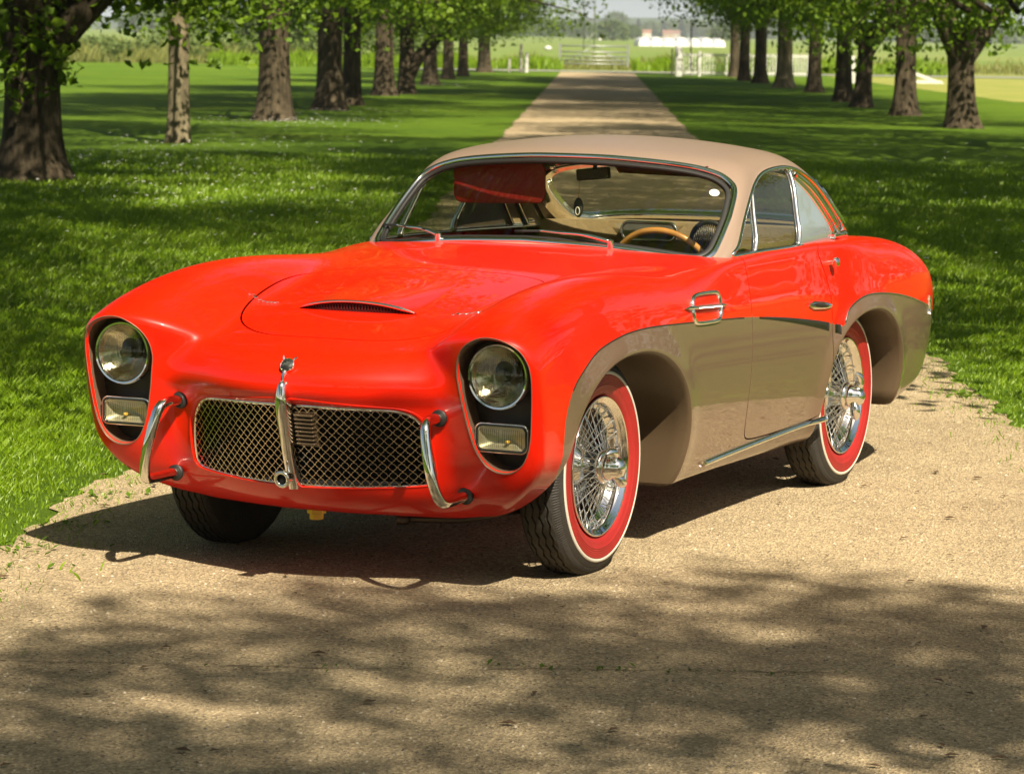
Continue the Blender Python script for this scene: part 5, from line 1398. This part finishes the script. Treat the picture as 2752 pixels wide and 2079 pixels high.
for k in range(-11, 12):
    for s_ in (-1, 1): vm.tube([(bx(vc[0], .9) + .016, vc[0] + k * .0105 - s_ * .028, .897), (bx(vc[0], .95) + .016, vc[0] + k * .0105 + s_ * .028, .953)], .0014, 4, cap=False)
vm.obj('vent_mesh', M_steel, BK)
MB().add([(bx(vc[0] + a, vc[1] + b) + .006, vc[0] + a, vc[1] + b) for a, b in q], [tuple(range(len(q)))]).obj('vent_back', M_void, BK)
sc_ = (.075, .902); a = np.linspace(0, 2 * np.pi, 33)[:-1]
MB().tube([(-2.47, sc_[0] + .075 * math.cos(t), sc_[1] + .072 * math.sin(t)) for t in a], .010, 8, closed=True).obj('speaker_ring', M_black, BK)
sp = MB()
for k in range(-7, 8):
    yy = k * .0088; hh = math.sqrt(.066 ** 2 - yy * yy); sp.tube([(-2.468, sc_[0] + yy, sc_[1] - hh), (-2.458, sc_[0] + yy, sc_[1]), (-2.468, sc_[0] + yy, sc_[1] + hh)], .0032, 5)
sp.obj('speaker_ribs', M_chrome_dull, BK)
# dashboard
d_ = MB(); d_.box((-1.16, 0, .835), (.22, 1.24, .13), bev=.04); d_.box((-1.02, 0, .90), (.18, 1.16, .03), bev=.01)
DB = d_.obj('dashboard', M_tan, CAR, auto=40)
dg = MB()
for y in (.22, .36, .50): dg.lathe([(.042, -1.275), (.046, -1.270), (.046, -1.285), (.040, -1.287), (0, -1.285)], 24, 0, (0, y, .85))
dg.obj('instrument_dials', M_chrome_dull, DB)
# steering wheel
cx, cy, cz = -1.46, .305, .825; tl = R_(24)
ax_u = np.array([math.sin(tl), 0, math.cos(tl)]); ax_v = np.array([0, 1., 0]); cen = np.array([cx, cy, cz])
a = np.linspace(0, 2 * np.pi, 49)[:-1]
SW = MB().tube([cen + .197 * (math.cos(t) * ax_u + math.sin(t) * ax_v) for t in a], .0115, 10, closed=True).obj('steering_wheel', M_wood, CAR)
sm = MB()
for t in (R_(60), R_(180), R_(300)): sm.box(cen + .10 * (math.cos(t) * ax_u + math.sin(t) * ax_v), (.006, .03, .19), Matrix(((math.cos(tl), 0, math.sin(tl)), (0, 1, 0), (-math.sin(tl), 0, math.cos(tl)))).to_4x4() @ Matrix.Rotation(-t, 4, 'X'))
sm.tube([cen, cen + np.array([math.cos(tl), 0, -math.sin(tl)]) * .3], .022, 12); sm.obj('spokes', M_chrome, SW)
# seats
def make_seat():
    b = bpy.data.objects.new('seat', None); COL.objects.link(b); b.parent = CAR
    V = []; n = 17; zs = [.30, .5, .7, .82, .88, .905, .90]; xs = [0, -.05, -.11, -.15, -.172, -.195, -.23]
    for z, x in zip(zs, xs):
        for k in range(n):
            u = -1 + 2 * k / (n - 1); w = .235 * (1 - .25 * max(0, (z - .75) / .16) ** 2)
            V.append((x + .05 * u * u, u * w, z - .05 * u ** 4 + .004 * math.cos(u * 22)))
    link('backrest', mesh_from('backrest', V, [(r * n + k, r * n + k + 1, (r + 1) * n + k + 1, (r + 1) * n + k) for r in range(len(zs) - 1) for k in range(n - 1)]), b, M_maroon)
    MB().box((.25, 0, .36), (.5, .46, .14), bev=.05).obj('cushion', M_maroon, b, auto=50)
    return b
s0 = make_seat(); s0.location = (-1.84, .34, 0); s1 = wheel_copy(s0, CAR); s1.location = (-1.84, -.34, 0)
# visors, mirror, charm, tax disc
def visor(name, y0, y1, z0, z1, x0, x1, par=CAR):
    q = rrect((y1 - y0) / 2, (z1 - z0) / 2, .035); yc, zc = (y0 + y1) / 2, (z0 + z1) / 2
    pt = lambda a, b, o: (x0 + (x1 - x0) * ((b + (z1 - z0) / 2) / (z1 - z0)) + o, yc + a, zc + b + .035 * -abs(yc + a) * .6)
    V = [pt(a * s, b * s, o) for s, o in ((.95, -.009), (1, -.005), (1, .005), (.95, .009)) for a, b in q]; K = len(q)
    Fv = [(r * K + k, r * K + (k + 1) % K, (r + 1) * K + (k + 1) % K, (r + 1) * K + k) for r in range(3) for k in range(K)] + [tuple(range(K))[::-1], tuple(3 * K + k for k in range(K))]
    o = link(name, mesh_from(name, V, Fv), par, M_redtrim); sharpen(o.data, 50); return o
visor('sun_visor', -.505, -.14, 1.085, 1.237, -1.39, -1.385)
visor('sun_visor', .13, .50, 1.214, 1.238, -1.42, -1.38)
MB().tube([(-1.385, -.10, 1.222), (-1.39, -.13, 1.205)], .007, 8).lathe([(0, -.012), (.012, -.008), (.014, 0), (.012, .008), (0, .012)], 12, 1, (-1.387, -.112, 1.216)).obj('visor_hinge', M_chrome, CAR)
mr = MB().box((-1.375, .055, 1.197), (.022, .13, .042), Matrix.Rotation(.1, 4, 'X'), bev=.01); mr.tube([(-1.40, .055, 1.26), (-1.385, .055, 1.21)], .008, 8)
mo = mr.obj('rear_view_mirror', M_black, CAR, auto=40)
MB().tube([(-1.375, .005, 1.205), (-1.372, .002, 1.15), (-1.372, 0, 1.105)], .0015, 5).obj('hanging_cord', M_wood, CAR)
ch = MB().lathe([(0, -.006), (.020, -.005), (.024, 0), (.020, .005), (0, .006)], 20, 0, (-1.372, 0, 0)); ch.V = [v * [1, .8, 1.5] + [0, 0, 1.075] for v in ch.V]
co = ch.obj('hanging_charm', M_black, CAR)
MB().tube([(-1.364, .008 * math.cos(t), 1.062 + .014 * math.sin(t)) for t in np.linspace(0, 2 * np.pi, 17)[:-1]], .002, 6, closed=True).obj('charm_ring', M_white, co)
q = on_x(G, [(.560, 1.152)], -.3, -2.0)[0]; nq = nrm_of(G, [q])[0]
M4 = Matrix.Translation(q - nq * .003) @ Vector(nq).to_track_quat('Z', 'Y').to_matrix().to_4x4()
SKR = place(MB().lathe([(0, 0), (.018, 0), (.018, .001), (0, .001)], 28, 2), M4).obj('window_sticker', pbr('sticker_paper', (.5, .5, .47), rough=.6), CAR, smooth=False)
place(MB().lathe([(.010, .0012), (.012, .0012), (.012, .0016), (.010, .0016)], 24, 2, closed=True), M4).obj('sticker_print', pbr('sticker_ink', (.2, .21, .2), rough=.6), SKR, smooth=False)
